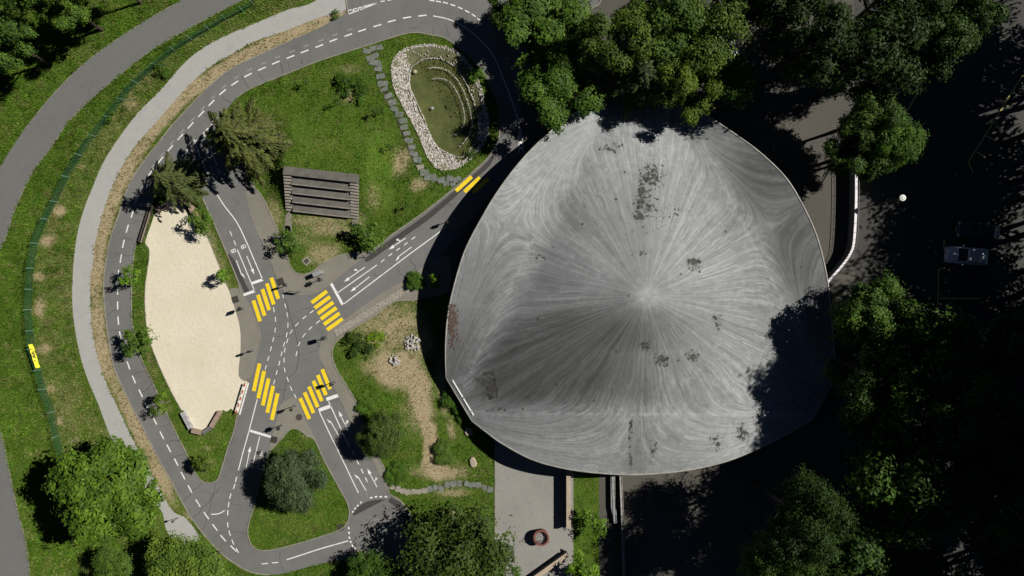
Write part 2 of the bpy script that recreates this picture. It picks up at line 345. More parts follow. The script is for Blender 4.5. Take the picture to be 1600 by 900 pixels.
BLOBS = [ # plan centre, radii, turn in degrees, strength : worn and dry turf
 (616,578,38,24,20,.9),(612,520,50,26,-25,.62),(690,600,10,50,-10,.6),(660,535,20,30,0,.6),(655,600,18,50,-14,.8),(600,520,30,14,-30,.7),(630,505,26,14,0,.7),(600,500,55,24,-30,.55),(640,500,30,22,0,.5),(690,738,40,12,0,.65),(640,545,30,24,0,.5),(715,735,22,14,0,.4),(585,575,22,12,0,.6),(692,625,7,30,-10,.6),(705,670,7,20,-12,.55),(650,640,26,44,-14,.45),
 (548,108,22,8,0,.42),(545,150,16,10,0,.55),(500,225,40,14,0,.22),(628,250,14,22,20,.6),(655,288,16,9,-20,.6),(585,310,12,22,0,.4),(520,360,48,14,0,.55),(500,345,60,10,0,.5),(505,395,30,22,0,.55),(430,330,12,30,-20,.45),(425,340,10,26,-20,.5),(560,345,14,16,0,.5),(470,375,20,12,0,.4),
 (705,770,30,8,0,.55),(712,805,16,8,0,.6),(670,812,10,6,0,.4),(735,740,30,10,0,.3),
 (92,329,12,9,0,.75),(75,375,14,9,-20,.7),(61,432,11,8,0,.75),(62,478,9,16,0,.7),(72,545,14,8,0,.6),(80,608,9,6,0,.6),(95,658,7,7,0,.65),(130,260,6,4,0,.5),(115,690,12,8,0,.5),(205,160,14,14,0,.5),
 (325,700,7,5,0,.5),(235,560,10,24,-25,.35),(232,535,10,10,0,.5),(340,400,8,60,-22,.45),(325,360,8,30,-22,.4),(330,725,10,10,0,.4),(265,640,8,10,0,.3),(368,455,9,6,0,.5),
 (920,792,10,7,0,.7),(240,880,40,20,0,.25),(275,720,20,30,0,.3),(255,760,14,40,-28,.6),(300,805,14,8,0,.6),(880,890,30,12,0,.7),(480,680,10,6,0,.4)]
def dryness(x, y):
    x = np.asarray(x, float); y = np.asarray(y, float); u = x*PXM+800; v = 450-y*PXM
    d = 0.26*fbm(x, y, 3.1, 1)-0.03
    for bu, bv, ru, rv, a, s in BLOBS:
        a = math.radians(a); du, dv = u-bu, v-bv; p, q = du*math.cos(a)+dv*math.sin(a), -du*math.sin(a)+dv*math.cos(a)
        r = np.sqrt((p/ru)**2+(q/rv)**2); near = r < 2.0
        d = np.where(near, np.maximum(d, s*np.clip(1.35-0.75*r+0.55*(fbm(x, y, 1.3, 2)-0.5), 0, 1)), d)
    pts = np.stack([u.ravel(), v.ravel()], 1)
    rd = dist_line(pts, RING_DRY).reshape(u.shape); d = np.maximum(d, np.clip(1.5-rd/11, 0, 0.9)*(0.45+0.75*fbm(x, y, 1.6, 3)))
    td = dist_line(pts, [(628,560),(640,585),(652,620),(664,655),(676,690),(670,722),(684,742)]).reshape(u.shape); d = np.maximum(d, np.clip(1.45-td/12+0.9*(fbm(x, y, 1.1, 0)-0.5), 0, 0.95))
    fd = dist_line(pts, FENCE).reshape(u.shape); meadow = (u < 520) & (v < 760)
    cx = np.interp(v, [0, 60, 105, 225, 300, 400, 470, 560, 640, 720], [400, 297, 235, 133, 92, 50, 43, 51, 80, 100])
    strip_ = meadow & (u > cx) & (u < cx+150); d = np.where(strip_, np.maximum(d, 0.08+0.36*fbm(x, y, 2.2, 0)), d)
    inl = meadow & (u <= cx); d = np.where(inl, d*0.55, d)
    return d

# ------------------------------------------------------------------ ground
nx, ny = 420, 250; gx = np.linspace(-58, 58, nx); gy = np.linspace(-34, 34, ny)
XX, YY = np.meshgrid(gx, gy); V = np.stack([XX.ravel(), YY.ravel(), gz(XX, YY).ravel()], 1)
I = np.arange(nx*ny).reshape(ny, nx)
F = np.stack([I[:-1, :-1].ravel(), I[:-1, 1:].ravel(), I[1:, 1:].ravel(), I[1:, :-1].ravel()], 1)
cen = V[F].mean(1); pond_xy = PX(POND); pc = pond_xy.mean(0); F = F[~pip(cen[:, :2], pc+(pond_xy-pc)*0.96)]
border = np.concatenate([I[0, :], I[1:, -1], I[-1, -2::-1], I[-2:0:-1, 0]]); nb = len(border); far = V[border].copy(); far[:, :2] *= 14; far[:, 2] = -0.02
b0 = len(V); V = np.concatenate([V, far]); k = np.arange(nb); k2 = (k+1) % nb
F = np.concatenate([F, np.stack([border[k], b0+k, b0+k2, border[k2]], 1)])
gm = npmesh('ground', V, F, M['turf'], True)
at = gm.attributes.new('dry', 'FLOAT', 'POINT'); dv = np.zeros(len(V)); dv[:nx*ny] = dryness(XX, YY).ravel(); at.data.foreach_set('value', dv.astype(np.float32))
struct('ground', gm, 'green mown turf with worn straw-coloured patches spreading over the whole site', 'ground')

# ------------------------------------------------------------------ roads and pavements
road = struct('garden_road', sheet_mesh('garden_road', ASPHALT, 0.016, M['asphalt'], [ISL_A, ISL_D, ISL_L, ISL_G]), 'grey asphalt lanes of the traffic garden ringing the grass islands', 'road')
oroad = struct('outer_road', sheet_mesh('outer_road', OUTROAD, 0.016, M['asphalt_out']), 'wide plain grey road curving along the left edge outside the green fence', 'road')
path = struct('footpath', sheet_mesh('footpath', PATH, 0.014, M['path']), 'pale concrete footpath curving between the meadow and the ring lane', 'path')
plaza = struct('plaza', sheet_mesh('plaza', PLAZA, 0.034, M['plaza']), 'speckled beige concrete plaza below the shell roof', 'plaza')
fore = struct('forecourt', sheet_mesh('forecourt', FORE, 0.024, M['forecourt']), 'brownish asphalt forecourt running round the shell building', 'pavement')
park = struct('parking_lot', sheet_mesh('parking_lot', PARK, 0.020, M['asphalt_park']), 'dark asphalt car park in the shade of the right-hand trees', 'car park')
struct('grass_verge', sheet_mesh('grass_verge', BED, 0.028, M['turf']), 'narrow grass verge between the plaza wall and the ramp wall', 'verge')
sand = struct('sand_pitch', sheet_mesh('sand_pitch', SAND, 0.030, M['sand']), 'large cream sand pitch inside the left island', 'sand pit')
for k, lab in (('nw', 'light concrete pavement wrapping the lower tip of the lawn island'), ('w', 'light concrete pavement between the sand pitch and the junction'), ('e', 'light concrete pavement along the worn grass island'), ('s', 'light concrete pavement above the round dark bush island')):
    struct('pavement', sheet_mesh('pavement', PAVE[k], 0.026, M['pavement']), lab, 'pavement')

def kerb(pts, parent, w=1.5, z=0.07, closed=False, mat='kerb'):
    return strip(MB(), pts, w, 0.0, z, closed).obj('kerb', M[mat], parent)
def seg(loop, a, b):
    """the run of a closed outline between its corners nearest to plan points a and b"""
    L = np.array(loop); i = int(np.argmin(np.hypot(*(L-np.array(a)).T))); j = int(np.argmin(np.hypot(*(L-np.array(b)).T)))
    return [tuple(q) for q in (L[i:j+1] if i <= j else np.concatenate([L[i:], L[:j+1]]))]
kerb(seg(ISL_A, (371,152), (577,393)), road); kerb(seg(ISL_A, (577,393), (401,296)), road, 1.4)
kerb(seg(ISL_D, (652,468), (608,770)), road, 1.6); kerb(seg(ISL_D, (608,770), (650,960)), road, 1.6)
kerb(seg(ISL_L, (317,310), (376,458)), road, 1.4); kerb(seg(ISL_L, (371,648), (225,350)), road, 1.4); kerb(ISL_G, road, 1.4, closed=True)
kerb(ROAD_OUT[8:], road, 1.8, 0.04); kerb([(541,0),(544,22)], road, 1.5)
kerb(cat([(530,875),(552,870),(577,873),(600,882),(622,902),(640,960)], False, 3), road, 1.6)
kerb([(774,690),(774,960)], plaza, 2.2, 0.06); kerb([(900,20),(915,17),(935,8),(950,-20)], road, 1.8)
kerb(cat([(0,392),(10,370),(22,332),(40,290),(60,257),(85,223),(112,185),(160,140),(232,82),(300,42),(350,15)], False, 3), oroad, 1.0, 0.03)
kerb(cat([(2,675),(15,737),(27,795),(40,845),(47,897)], False, 3), oroad, 1.0, 0.03); kerb(cat([(285,0),(220,37),(140,92),(85,145),(40,200)], False, 3), oroad, 0.8, 0.025)
kerb(seg(SAND, (288,643), (227,379)), sand, 1.0, 0.05); kerb(seg(SAND, (299,340), (356,449)), sand, 0.9, 0.05)
kerb(seg(PAVE['w'], (386,470), (381,595)), road, 1.2, 0.05)

# darker relaid strips of asphalt
Z1 = 0.0205
def patch(pts, mat='dark_patch', name='asphalt_patch', parent=road, z=Z1): return link(name, sheet_mesh(name, pts, z, M[mat]), parent)
patch(cat([(776,233),(762,252),(737,275),(700,307),(662,338),(612,373),(573,402),(577,408),(615,381),(666,346),(704,314),(741,281),(766,258)], True, 3))
patch(cat([(356,398),(378,447),(383,458),(390,455),(384,444),(366,406)], True, 2))
patch([(611,777),(626,785),(638,803),(642,822),(633,825),(628,806),(618,792),(606,783)]); patch([(551,802),(560,792),(572,784),(585,781),(603,780),(553,806)])

# bitumen-sealed cracks
mbc = random.Random(3)
def crack(pts, w=0.7, jit=1.6, z=0.0215, parent=road):
    q = []
    for (a, b) in zip(pts[:-1], pts[1:]):
        n = max(2, int(math.hypot(b[0]-a[0], b[1]-a[1])/5))
        for k in range(n): q.append((a[0]+(b[0]-a[0])*k/n+mbc.uniform(-jit, jit)*0.5, a[1]+(b[1]-a[1])*k/n+mbc.uniform(-jit, jit)*0.5))
    q.append(pts[-1]); strip(MB(), q, w, 0.0, z).obj('sealed_crack', M['crack'], parent)
crack([(441,450),(445,465),(452,490),(460,515),(466,540),(467,562),(462,580),(448,592)], 0.6); crack([(448,592),(443,620),(438,640)], 0.5); crack([(497,532),(500,555),(506,575),(520,602),(533,627),(550,664),(560,690)], 0.6)
crack([(466,555),(490,550),(515,543)], 0.4); crack([(430,527),(458,522)], 0.4); crack([(424,412),(432,436),(437,448)], 0.6); crack([(386,300),(395,345),(412,385)], 0.5); crack([(462,487),(485,480)], 0.4); crack([(435,609),(447,610)], 0.5)
for a, b in (((172,470),(176,476)),((168,493),(190,484)),((171,516),(208,512)),((190,560),(206,555)),((210,585),(232,575)),((222,612),(236,600)),((236,640),(252,628)),((262,690),(284,692)),((270,715),(290,708)),((205,350),(232,345)),((190,372),(208,376)),((180,395),(206,398)),((178,447),(206,449)),((210,335),(228,340)),((300,812),(345,760)),((338,754),(318,828)),((285,785),(315,755)),((343,832),(395,834)),((437,862),(445,898)),((552,800),(603,780)),((450,98),(455,118)),((473,92),(474,99)),((438,98),(441,116)),((640,45),(655,40)),((676,40),(678,55)),((696,36),(702,58)),((612,50),(613,58)),((405,112),(412,124)),((378,118),(392,142)),((348,150),(362,160)),((318,178),(330,192)),((692,312),(706,322)),((640,405),(652,425)),((620,420),(630,432)),((585,425),(590,432)),((563,0),(566,10)),((785,205),(800,225)),((355,780),(380,790)),((232,652),(243,640)),((250,668),(266,660))):
    m = ((a[0]+b[0])/2+mbc.uniform(-4, 4), (a[1]+b[1])/2+mbc.uniform(-4, 4)); crack([a, m, b], mbc.uniform(0.35, 0.7), 2.4)

# ------------------------------------------------------------------ painted markings (parts of the road)
ZM = 0.025; WL = M['white_line']
def quad(a, b, w, name, mat=WL, parent=road, z=ZM):
    A, B = PX([a, b]); d = B-A; L = np.hypot(*d); d /= L; nn = np.array([-d[1], d[0]])*w/PXM/2
    v = [(*(A+nn), z), (*(A-nn), z), (*(B-nn), z), (*(B+nn), z)]; return link(name, mesh(name, v, [(0, 1, 2, 3)], mat), parent)
def line(pts, w=1.4, name='lane_line', mat=WL, parent=road, z=ZM): return strip(MB(), pts, w, z-0.004, z).obj(name, mat, parent)
def dashes(cs, ln, w=1.7, mat=WL, name='lane_dash', parent=road, z=ZM):
    cs = np.array(cs, float)
    for i, c in enumerate(cs):
        d = cs[min(i+1, len(cs)-1)]-cs[max(i-1, 0)]; d /= np.hypot(*d)+1e-9; quad(c-d*ln/2, c+d*ln/2, w, name, mat, parent, z)
def arrow(tail, tip, branch=0, w=1.3, bend=0):
    t0 = np.array(tail, float); t1 = np.array(tip, float); d = t1-t0; L = np.hypot(*d); d /= L; n = np.array([-d[1], d[0]])
    hl = 9.0; hb = t1-d*hl; mb = MB()
    def pr(q): mb.prism([tuple(s) for s in PX(q)], ZM-0.004, ZM)
    pr([t0+n*w/2, hb+n*w/2, hb-n*w/2, t0-n*w/2])
    if bend: pr([hb+n*2.6*bend+d*1.0, t1+n*3.4*bend, hb-n*0.7*bend+d*1.5, hb-n*0.7*bend, ])
    else: pr([hb+n*2.6, t1, hb-n*2.6])
    if branch:
        s = branch; c = t0+d*L*0.30; pr([c, c+n*s*4.0+d*2.6, c+n*s*4.6+d*1.4, c-d*1.4]); e = c+n*s*3.6+d*2.0; pr([e+d*2.6+n*s*0.2, e+n*s*3.6+d*1.4, e-d*2.8+n*s*1.2])
    mb.obj('lane_arrow', WL, road)
RING = [(660,24.5),(636,27.5),(612,33),(590,40),(566,47.5),(544,55),(521,63),(499,72),(476,80.5),(454,89),(431,98),(409.5,107.5),(387.5,117.5),(367,130),(348,144),(330.5,161),(314.5,178),(298,196),(282,214),(266,232),(251,250),(236,269),(225,289.5),(214,311),(207,334),(199,357.5),(193,381),(189,404),(185,428),(184,454),(184,477.5),(185,501),(188,524),(194,547.5),(201,571),(209.5,593),(220,614.5),(230,636),(242,657.5),(253,680),(264,700.5),(275.5,722),(286,743),(297,764),(309.5,786),(322.5,805.5),(336,824),(349,841),(365,857)]
dashes(RING, 13, 1.9)
old = [(c[0]-9*0.62, c[1]-9*0.62) for c in RING[5:22]]; dashes([(a[0]+8, a[1]-3) for a in old], 9, 2.2, M['grey_line'], 'worn_dash', z=0.0235)
dashes([(598,2),(609,0)], 7, 1.6); dashes([(675,1),(685,2.5),(696,4.5),(707.5,8),(719,12.5),(730,18),(740,24),(749,31)], 8, 1.8)
line(cat([(677,25),(700,30),(722,40),(742,55),(762,75),(775,95),(785,120),(795,145),(804,170),(812,196)], False, 4), 1.5)
for a, b in (((812,196),(811,240)),((812,196),(818.5,240))): line([a, ((a[0]+b[0])/2+(1.2 if b[0] > 815 else -0.8), (a[1]+b[1])/2), b], 1.4)
for y, x0, x1 in ((205,811,814),(213,810.8,815.8),(222,810.8,817),(231,811,818)): quad((x0, y), (x1, y+1), 4.2, 'hatch_bar')
for a, b in (((543,17),(592,4)),((545,22),(592,4)),((543,17),(545,22))): line([a, b], 1.5)
for x in (550, 558, 566): quad((x, 16-(x-545)*0.26), (x+4, 19.5-(x-545)*0.26), 2.4, 'hatch_bar')
# north-west arm
line(cat([(303,218),(311,240),(319,259),(335,296),(351,322),(370,347),(386,380),(398,408),(410.5,437)], False, 3), 1.5); line([(318,208),(339,258)], 1.3); line([(371,390),(398.5,456)], 1.4)
dashes([(322,243),(331,265)], 10, 1.2); dashes([(342,268),(348,281)], 8, 1.3); dashes([(361,365),(367,379.5)], 8, 1.3); dashes([(x, 248-(x-280)*65/62) for x in (280,286.5,293,299.5,306,318,324,330,336,342)], 5.2, 1.8, name='give_way_mark')
quad((394,442.5), (411,436.8), 4.2, 'stop_line'); quad((380.6,460.8), (399,454.4), 4.2, 'stop_line'); arrow((385.6,400), (397.5,429)); arrow((369.5,407), (380,436), bend=-1)
for cx, cy in ((365,392),(380.5,385.5)):
    mb = MB(); a = math.radians(67); c_, s_ = math.cos(a), math.sin(a)
    for dx, dy, w_, h_ in ((-3.2,0,1,5.5),(0,2.2,5,1),(0,-2.2,5,1),(0,0,1,5),(3.2,0,1,5.5),(-1.6,0,3,0.9)):
        q = [(dx-w_/2, dy-h_/2), (dx+w_/2, dy-h_/2), (dx+w_/2, dy+h_/2), (dx-w_/2, dy+h_/2)]; ang = math.radians(-24)
        mb.prism([tuple(s) for s in PX([(cx+p*math.cos(ang)-r*math.sin(ang), cy+p*math.sin(ang)+r*math.cos(ang)) for p, r in q])], ZM-0.004, ZM+0.0004*len(mb.v)/8)
    mb.obj('lane_symbol', WL, road)
# crossings
def bars(a0, a1, b0, b1, n, w=5.9):
    for i in range(n):
        k = i/(n-1) if n > 1 else 0; L = lambda p, q: (p[0]+(q[0]-p[0])*k, p[1]+(q[1]-p[1])*k); quad(L(a0, b0), L(a1, b1), w, 'crossing_bar', M['yellow_line'])
bars((424,434), (435,467), (396,469.5), (406.5,502), 5); bars((487,473), (511,455), (511,515.5), (535.5,498), 6); bars((405.8,568), (396.5,611), (434,614.5), (424.8,656), 5); bars((469,622), (483.5,654.5), (503.5,577), (516,608), 6)
bars((712.5,298.5), (737,276), (739,301), (763,279), 3, 6.0)
for c in ([(428,484),(430.6,499),(430,515.6),(427,530.6),(423.4,545),(419.4,560),(415.4,574)], [(442.5,462.5),(446,478),(449,492),(450,508),(448,523),(444,538),(440,553),(436.5,567.5),(432.5,582),(428.5,597)], [(487.5,487),(475.6,496),(464,507),(455,518.5),(449,532.5),(445,547),(444,562.5),(445,578),(449.6,592.5),(455,607),(461.5,619)], [(497,503),(485,513),(475,524),(467.5,537.5),(463.5,552.5)]): dashes(c, 7.5, 1.3)
# north-east arm
quad((517.5,443), (535.5,476), 4.0, 'stop_line'); line([(537,475),(570,450),(640,397),(677,370),(698,354)], 1.5); line([(527,458),(589,414)], 1.4); dashes([(598,407.5),(610,398),(622,389.5),(634,381),(646,372)], 7, 1.4)
arrow((577.5,432.5), (547.5,456)); arrow((570,417.5), (537.5,440.5), 1); arrow((634,372), (607.5,390), 1); arrow((643,386), (616,406), bend=-1)
# south-east arm
quad((510,624), (529,617.5), 5.4, 'stop_line'); quad((498,641), (517,634.5), 5.4, 'stop_line'); line([(499,643),(514,675),(537,722),(560,770)], 1.5); line([(513.5,627),(535,675),(546,697)], 1.5); dashes([(552,707.5),(559,722),(566,736),(572.5,749.5)], 8, 1.5)
arrow((529,680), (513,652.5), bend=-1); arrow((543.5,672), (529,642), 1); arrow((572.5,767.5), (556,739), bend=-1); arrow((589,761), (574,732), 1)
for c, s in (([(580,777.5),(587.5,776),(595,776),(603,776)], 4.0), ([(564,785),(559,790),(555,794.5),(551.5,799.5)], 3.2), ([(545,825),(545.5,832.5),(546,840),(548,846.5),(551,852.5),(555,857),(559.5,862)], 3.6)): dashes(c, s, 2.3, name='give_way_mark')
line([(544,845),(500,857.5),(448,874.5)], 1.6); dashes([(430,879),(414,880.5)], 10, 1.4)
strip(MB(), [(563.5,768),(571.5,766),(575,777),(567.5,782.5),(563.5,768)], 0.9, 0.0, ZM).obj('joint_outline', M['kerb'], road)
strip(MB(), [(592+15*math.cos(t*math.pi/20), 826+15*math.sin(t*math.pi/20)) for t in range(41)], 0.9, 0.0, ZM).obj('joint_ring', M['kerb'], road)
# south-west arm
quad((389.5,672.5), (425,683), 3.6, 'stop_line'); line([(402,624),(389,674),(380,706),(372.5,735)], 1.5); line([(406,682),(394,730)], 1.3); dashes([(369,749),(366,760),(360,775),(357.5,788),(356,801),(356,820),(359,833),(364,847),(371,860)], 8.5, 1.5); line(cat([(330,803.5),(342,802.5),(351,797.5)], False, 3), 1.5); arrow((385,730), (391.5,697)); arrow((402.5,732), (410.5,704))
# car park lines
pl = lambda a, b: quad(a, b, 1.9, 'bay_line', M['park_line'], park, 0.026)
for a, b in (((1528,11),(1545,-8)),((1535,2),(1527,-3)),((1458,103),(1448,117)),((1448,117),(1441,114)),((1446,121),(1418,173)),((1434,146.5),(1416,139)),((1598,117),(1513,253)),((1562,160),(1577,166)),((1540,212),(1556,220)),((1526,238),(1540,245)),((1475,374),(1475,392)),((1466,421),(1465,506)),((1466,421),(1476,419)),((1468,466),(1533,466.5)),((1466,507),(1532,505)),((1513,253),(1520,270))): pl(a, b)
# ------------------------------------------------------------------ the concrete shell building
SH_C = (1008, 462); Z_TOP = 7.0
CORN_L = [(737,657),(697,590)]
EDGE_L = [(697,590),(696,540),(700,490),(711,440),(727,390),(750,345),(775,303),(805,262),(840,224),(885,186),(925,163),(962,150)]
EDGE_R = [(1043,150),(1075,163),(1105,182),(1150,212),(1190,242),(1228,280),(1255,325),(1275,370),(1288,420),(1295,465),(1299,510),(1303,560),(1303,592)]
EDGE_B = [(1268,655),(1230,677),(1190,697),(1140,718),(1090,731),(1040,738),(985,741),(930,738),(880,731),(830,717),(785,693),(760,675),(737,657)]
bpt = []
Z_CORN = 1.05
def edge_run(E, zmid):
    e = cat(E, False, 8); L = np.concatenate([[0], np.cumsum([math.hypot(b[0]-a[0], b[1]-a[1]) for a, b in zip(e[:-1], e[1:])])]); L /= L[-1]
    for (u, v), s in zip(e, L): bpt.append((u, v, Z_CORN+(zmid-Z_CORN)*math.sin(math.pi*s)**0.8))
def corner_run(a, b):
    for k in range(1, 8): bpt.append((a[0]+(b[0]-a[0])*k/8, a[1]+(b[1]-a[1])*k/8, Z_CORN))
edge_run(EDGE_L, 4.3); corner_run(EDGE_L[-1], EDGE_R[0]); edge_run(EDGE_R, 4.3); corner_run(EDGE_R[-1], EDGE_B[0]); edge_run(EDGE_B[:-1]+[EDGE_B[-1]], 4.0); corner_run(CORN_L[0], CORN_L[1])
SC = P(*SH_C, Z_TOP); cx0, cy0 = SC.x, SC.y
bw = np.array([tuple(P(u, v, z)) for u, v, z in bpt]); ba = np.unwrap(np.arctan2(bw[:, 1]-cy0, bw[:, 0]-cx0)); br = np.hypot(bw[:, 0]-cx0, bw[:, 1]-cy0)
if ba[-1] < ba[0]: ba, br, bz = ba[::-1], br[::-1], bw[::-1, 2]
else: bz = bw[:, 2]
def per(arr):
    A = np.concatenate([ba-2*math.pi, ba, ba+2*math.pi]); Q = np.concatenate([arr]*3); o = np.argsort(A)
    return lambda th: np.interp(((th-ba[0]) % (2*math.pi))+ba[0], A[o], Q[o])
fR, fZe = per(br), per(bz)
# valley folds: three straight lines between the corners, seen in plan
folds = [[(930,172),(728,594)], [(1074,176),(1284,592)], [(752,647),(1256,647)]]
TH = np.linspace(0, 2*math.pi, 1441); Rb = fR(TH); Rc = Rb.copy()
for a, b in folds:
    A, B = P(*a, 2.6), P(*b, 2.6); ax, ay = A.x-cx0, A.y-cy0; bx, by = B.x-cx0, B.y-cy0
    ct, st = np.cos(TH), np.sin(TH); den = ct*(by-ay)-st*(bx-ax); rr = (ax*(by-ay)-ay*(bx-ax))/np.where(abs(den) < 1e-6, 1e-6, den)
    px_, py_ = rr*ct, rr*st; tpar = ((px_-ax)*(bx-ax)+(py_-ay)*(by-ay))/((bx-ax)**2+(by-ay)**2)
    ok = (rr > 0) & (tpar > -0.02) & (tpar < 1.02); Rc = np.where(ok, np.minimum(Rc, rr), Rc)
def tsm(q, w):
    kr = np.hanning(w); kr /= kr.sum(); h = w//2; return np.convolve(np.concatenate([q[-1-h:-1], q, q[1:1+h]]), kr, 'valid')
Rc = np.minimum(Rb*0.985, tsm(Rc, 61))
lip = np.clip((Rb-Rc)/Rb/0.30, 0, 1); Ze = fZe(TH); Zc = Z_CORN-0.1+(np.clip(Ze-0.55, Z_CORN-0.1, None)-Z_CORN+0.1)*lip**0.9
Zc = np.minimum(tsm(Zc, 61), Ze-0.02)
RCORN = 20.3
def shell_z(x, y):
    """a cone-like dome whose three free edges are lifted into shallow upturned lips; the folds are the valleys between"""
    th = np.arctan2(y-cy0, x-cx0) % (2*math.pi); r = np.hypot(x-cx0, y-cy0); R_, C_, ze = (np.interp(th, TH, q) for q in (Rb, Rc, Ze))
    dome = lambda q: Z_TOP-(Z_TOP-Z_CORN)*(q/RCORN)**1.3
    need = np.clip(ze-dome(R_), 0, None); w = np.clip((r-C_+2.0)/np.maximum(R_-C_+2.0, 0.4), 0, 1.1); g = np.sqrt(r*r+0.5)-0.707
    return dome(g)+need*w**1.45
NA, NR = 720, 110
th = np.linspace(0, 2*math.pi, NA, endpoint=False); tt = np.linspace(0, 1, NR+1)[1:]**0.85
RR = np.interp(th, TH, Rb); X = cx0+np.outer(tt, RR*np.cos(th)); Y = cy0+np.outer(tt, RR*np.sin(th)); Z = shell_z(X, Y)
V = np.concatenate([[[cx0, cy0, Z_TOP]], np.stack([X.ravel(), Y.ravel(), Z.ravel()], 1)])
# streamlines of rain water: climb from every vertex to the crown (or to the rim) and remember where it arrives
px_, py_ = V[:, 0].copy(), V[:, 1].copy(); done = np.zeros(len(V), bool)
r0 = np.hypot(px_-cx0, py_-cy0); tha = np.arctan2(py_-cy0, px_-cx0) % (2*math.pi); lipm = r0 > np.interp(tha, TH, Rc)
for _ in range(190):
    e = 0.08; gxv = (shell_z(px_+e, py_)-shell_z(px_-e, py_)); gyv = (shell_z(px_, py_+e)-shell_z(px_, py_-e)); g = np.hypot(gxv, gyv)+1e-9
    r = np.hypot(px_-cx0, py_-cy0); a_ = np.arctan2(py_-cy0, px_-cx0) % (2*math.pi)
    done = (r < 1.0) | (lipm & (r > np.interp(a_, TH, Rb)*0.985)); st = np.where(done, 0, 0.16); px_ += gxv/g*st; py_ += gyv/g*st
fa = np.arctan2(py_-cy0, px_-cx0)
rad = np.hypot(V[:, 0]-cx0, V[:, 1]-cy0)
hh_, ee_ = np.histogram(fa[~lipm], 360, (-math.pi, math.pi), weights=np.clip(rad[~lipm], 0.2, None)); hh_ = np.convolve(np.r_[hh_[-6:], hh_, hh_[:6]], np.ones(13)/13, 'valid')+hh_.mean()*1.5
cdf = np.r_[0, np.cumsum(hh_)]/hh_.sum()*2*math.pi; fq = np.interp(fa, np.linspace(-math.pi, math.pi, 361), cdf); fa = np.where(lipm, fa, fq)
inner = np.stack([np.cos(fa)*9.5, np.sin(fa)*9.5, rad*0.02], 1); outer = np.stack([np.cos(fa)*18+70, np.sin(fa)*18, rad*0.08], 1)
flow = np.where(lipm[:, None], outer, inner)
i0 = 1+np.arange(NA); fan = [(0, 1+k, 1+(k+1) % NA) for k in range(NA)]
J = 1+np.arange(NR*NA).reshape(NR, NA); Q = np.stack([J[:-1, :].ravel(), J[1:, :].ravel(), np.roll(J, -1, 1)[1:, :].ravel(), np.roll(J, -1, 1)[:-1, :].ravel()], 1)
nv = len(V); rimtop = J[-1]; Vb = V[rimtop].copy(); Vb[:, 2] -= 0.16
Vu = V.copy(); Vu[:, 2] -= 0.16
sm_ = bpy.data.meshes.new('roof_shell'); sm_.from_pydata(V.tolist(), [], fan+Q.tolist())
sm_.polygons.foreach_set("use_smooth", [True]*len(sm_.polygons))
fl = sm_.attributes.new('flow', 'FLOAT_VECTOR', 'POINT'); fl.data.foreach_set('vector', flow.astype(np.float32).ravel())
# where moss and soot have settled
moss = np.zeros(nv); U_ = V[:, 0]*H*PXM/(H-V[:, 2])+800; W_ = 450-V[:, 1]*H*PXM/(H-V[:, 2])
for bu, bv, ru, rv, s in ((1018,275,24,26,.9),(1003,300,12,18,1),(1005,320,26,30,.85),(998,338,12,10,1),(1040,330,45,24,.6),(1085,412,14,12,1),(1010,360,40,22,.6),(955,232,26,12,.75),(1000,395,26,14,.6),(1008,540,12,10,1),(1034,562,14,11,1),(1082,557,16,10,.9),(962,548,10,6,.8),(1120,500,10,22,.8),(765,602,16,26,1),(752,596,14,12,.9),(772,612,7,18,1),(985,680,5,40,.85),(1020,705,8,25,.8),(1120,690,20,16,.8),(1110,655,12,8,.6),(850,395,24,20,.55),(840,400,30,16,.6),(1160,675,14,20,.8),(985,720,5,20,.9),(875,600,10,5,.8),(890,480,30,8,.3),(1200,560,14,6,.6),(780,640,30,8,.6),(1060,250,30,12,.4)):
    moss = np.maximum(moss, s*np.exp(-(((U_-bu)/(ru*1.25))**2+((W_-bv)/(rv*1.25))**2)))
ms = sm_.attributes.new('moss', 'FLOAT', 'POINT'); ms.data.foreach_set('value', moss.astype(np.float32))
# dark stain, plus painted shade on the lower-left face and right lip
shade_stain = np.zeros(nv)
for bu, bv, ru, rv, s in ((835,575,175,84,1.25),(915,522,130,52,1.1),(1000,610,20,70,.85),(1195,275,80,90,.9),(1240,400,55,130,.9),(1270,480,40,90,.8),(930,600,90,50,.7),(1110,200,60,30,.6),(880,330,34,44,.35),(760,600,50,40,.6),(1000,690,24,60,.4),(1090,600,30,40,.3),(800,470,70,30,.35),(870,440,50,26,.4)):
    shade_stain = np.maximum(shade_stain, s*np.exp(-(((U_-bu)/ru)**2+((W_-bv)/rv)**2)**1.3))
pale = np.zeros(nv)
for bu, bv, ru, rv, s in ((1000,235,110,70,.75),(820,290,60,90,.8),(1012,462,26,18,1.0),(1130,600,90,50,.55),(1090,420,90,60,.4),(930,420,60,60,.35),(1150,690,60,30,.7),(880,270,40,60,.6),(900,690,90,30,.35),(1060,330,80,70,.5)):
    pale = np.maximum(pale, s*np.exp(-(((U_-bu)/ru)**2+((W_-bv)/rv)**2)))
for (a, b) in folds:
    dl = dist_line(np.c_[U_, W_], [a, b]); pale = np.maximum(pale, 0.7*np.exp(-(dl/4.5)**2)); pale = np.maximum(pale, 0.45*np.exp(-(dl/22)**2))
pa = sm_.attributes.new('pale', 'FLOAT', 'POINT'); pa.data.foreach_set('value', pale.astype(np.float32))
fm = sm_.attributes.new('shade_stain', 'FLOAT', 'POINT'); fm.data.foreach_set('value', shade_stain.astype(np.float32))
t = NT('weathered_shell_concrete'); fv = t.attr('flow').outputs['Vector']; mo = t.attr('moss').outputs['Fac']; fi = t.attr('shade_stain').outputs['Fac']
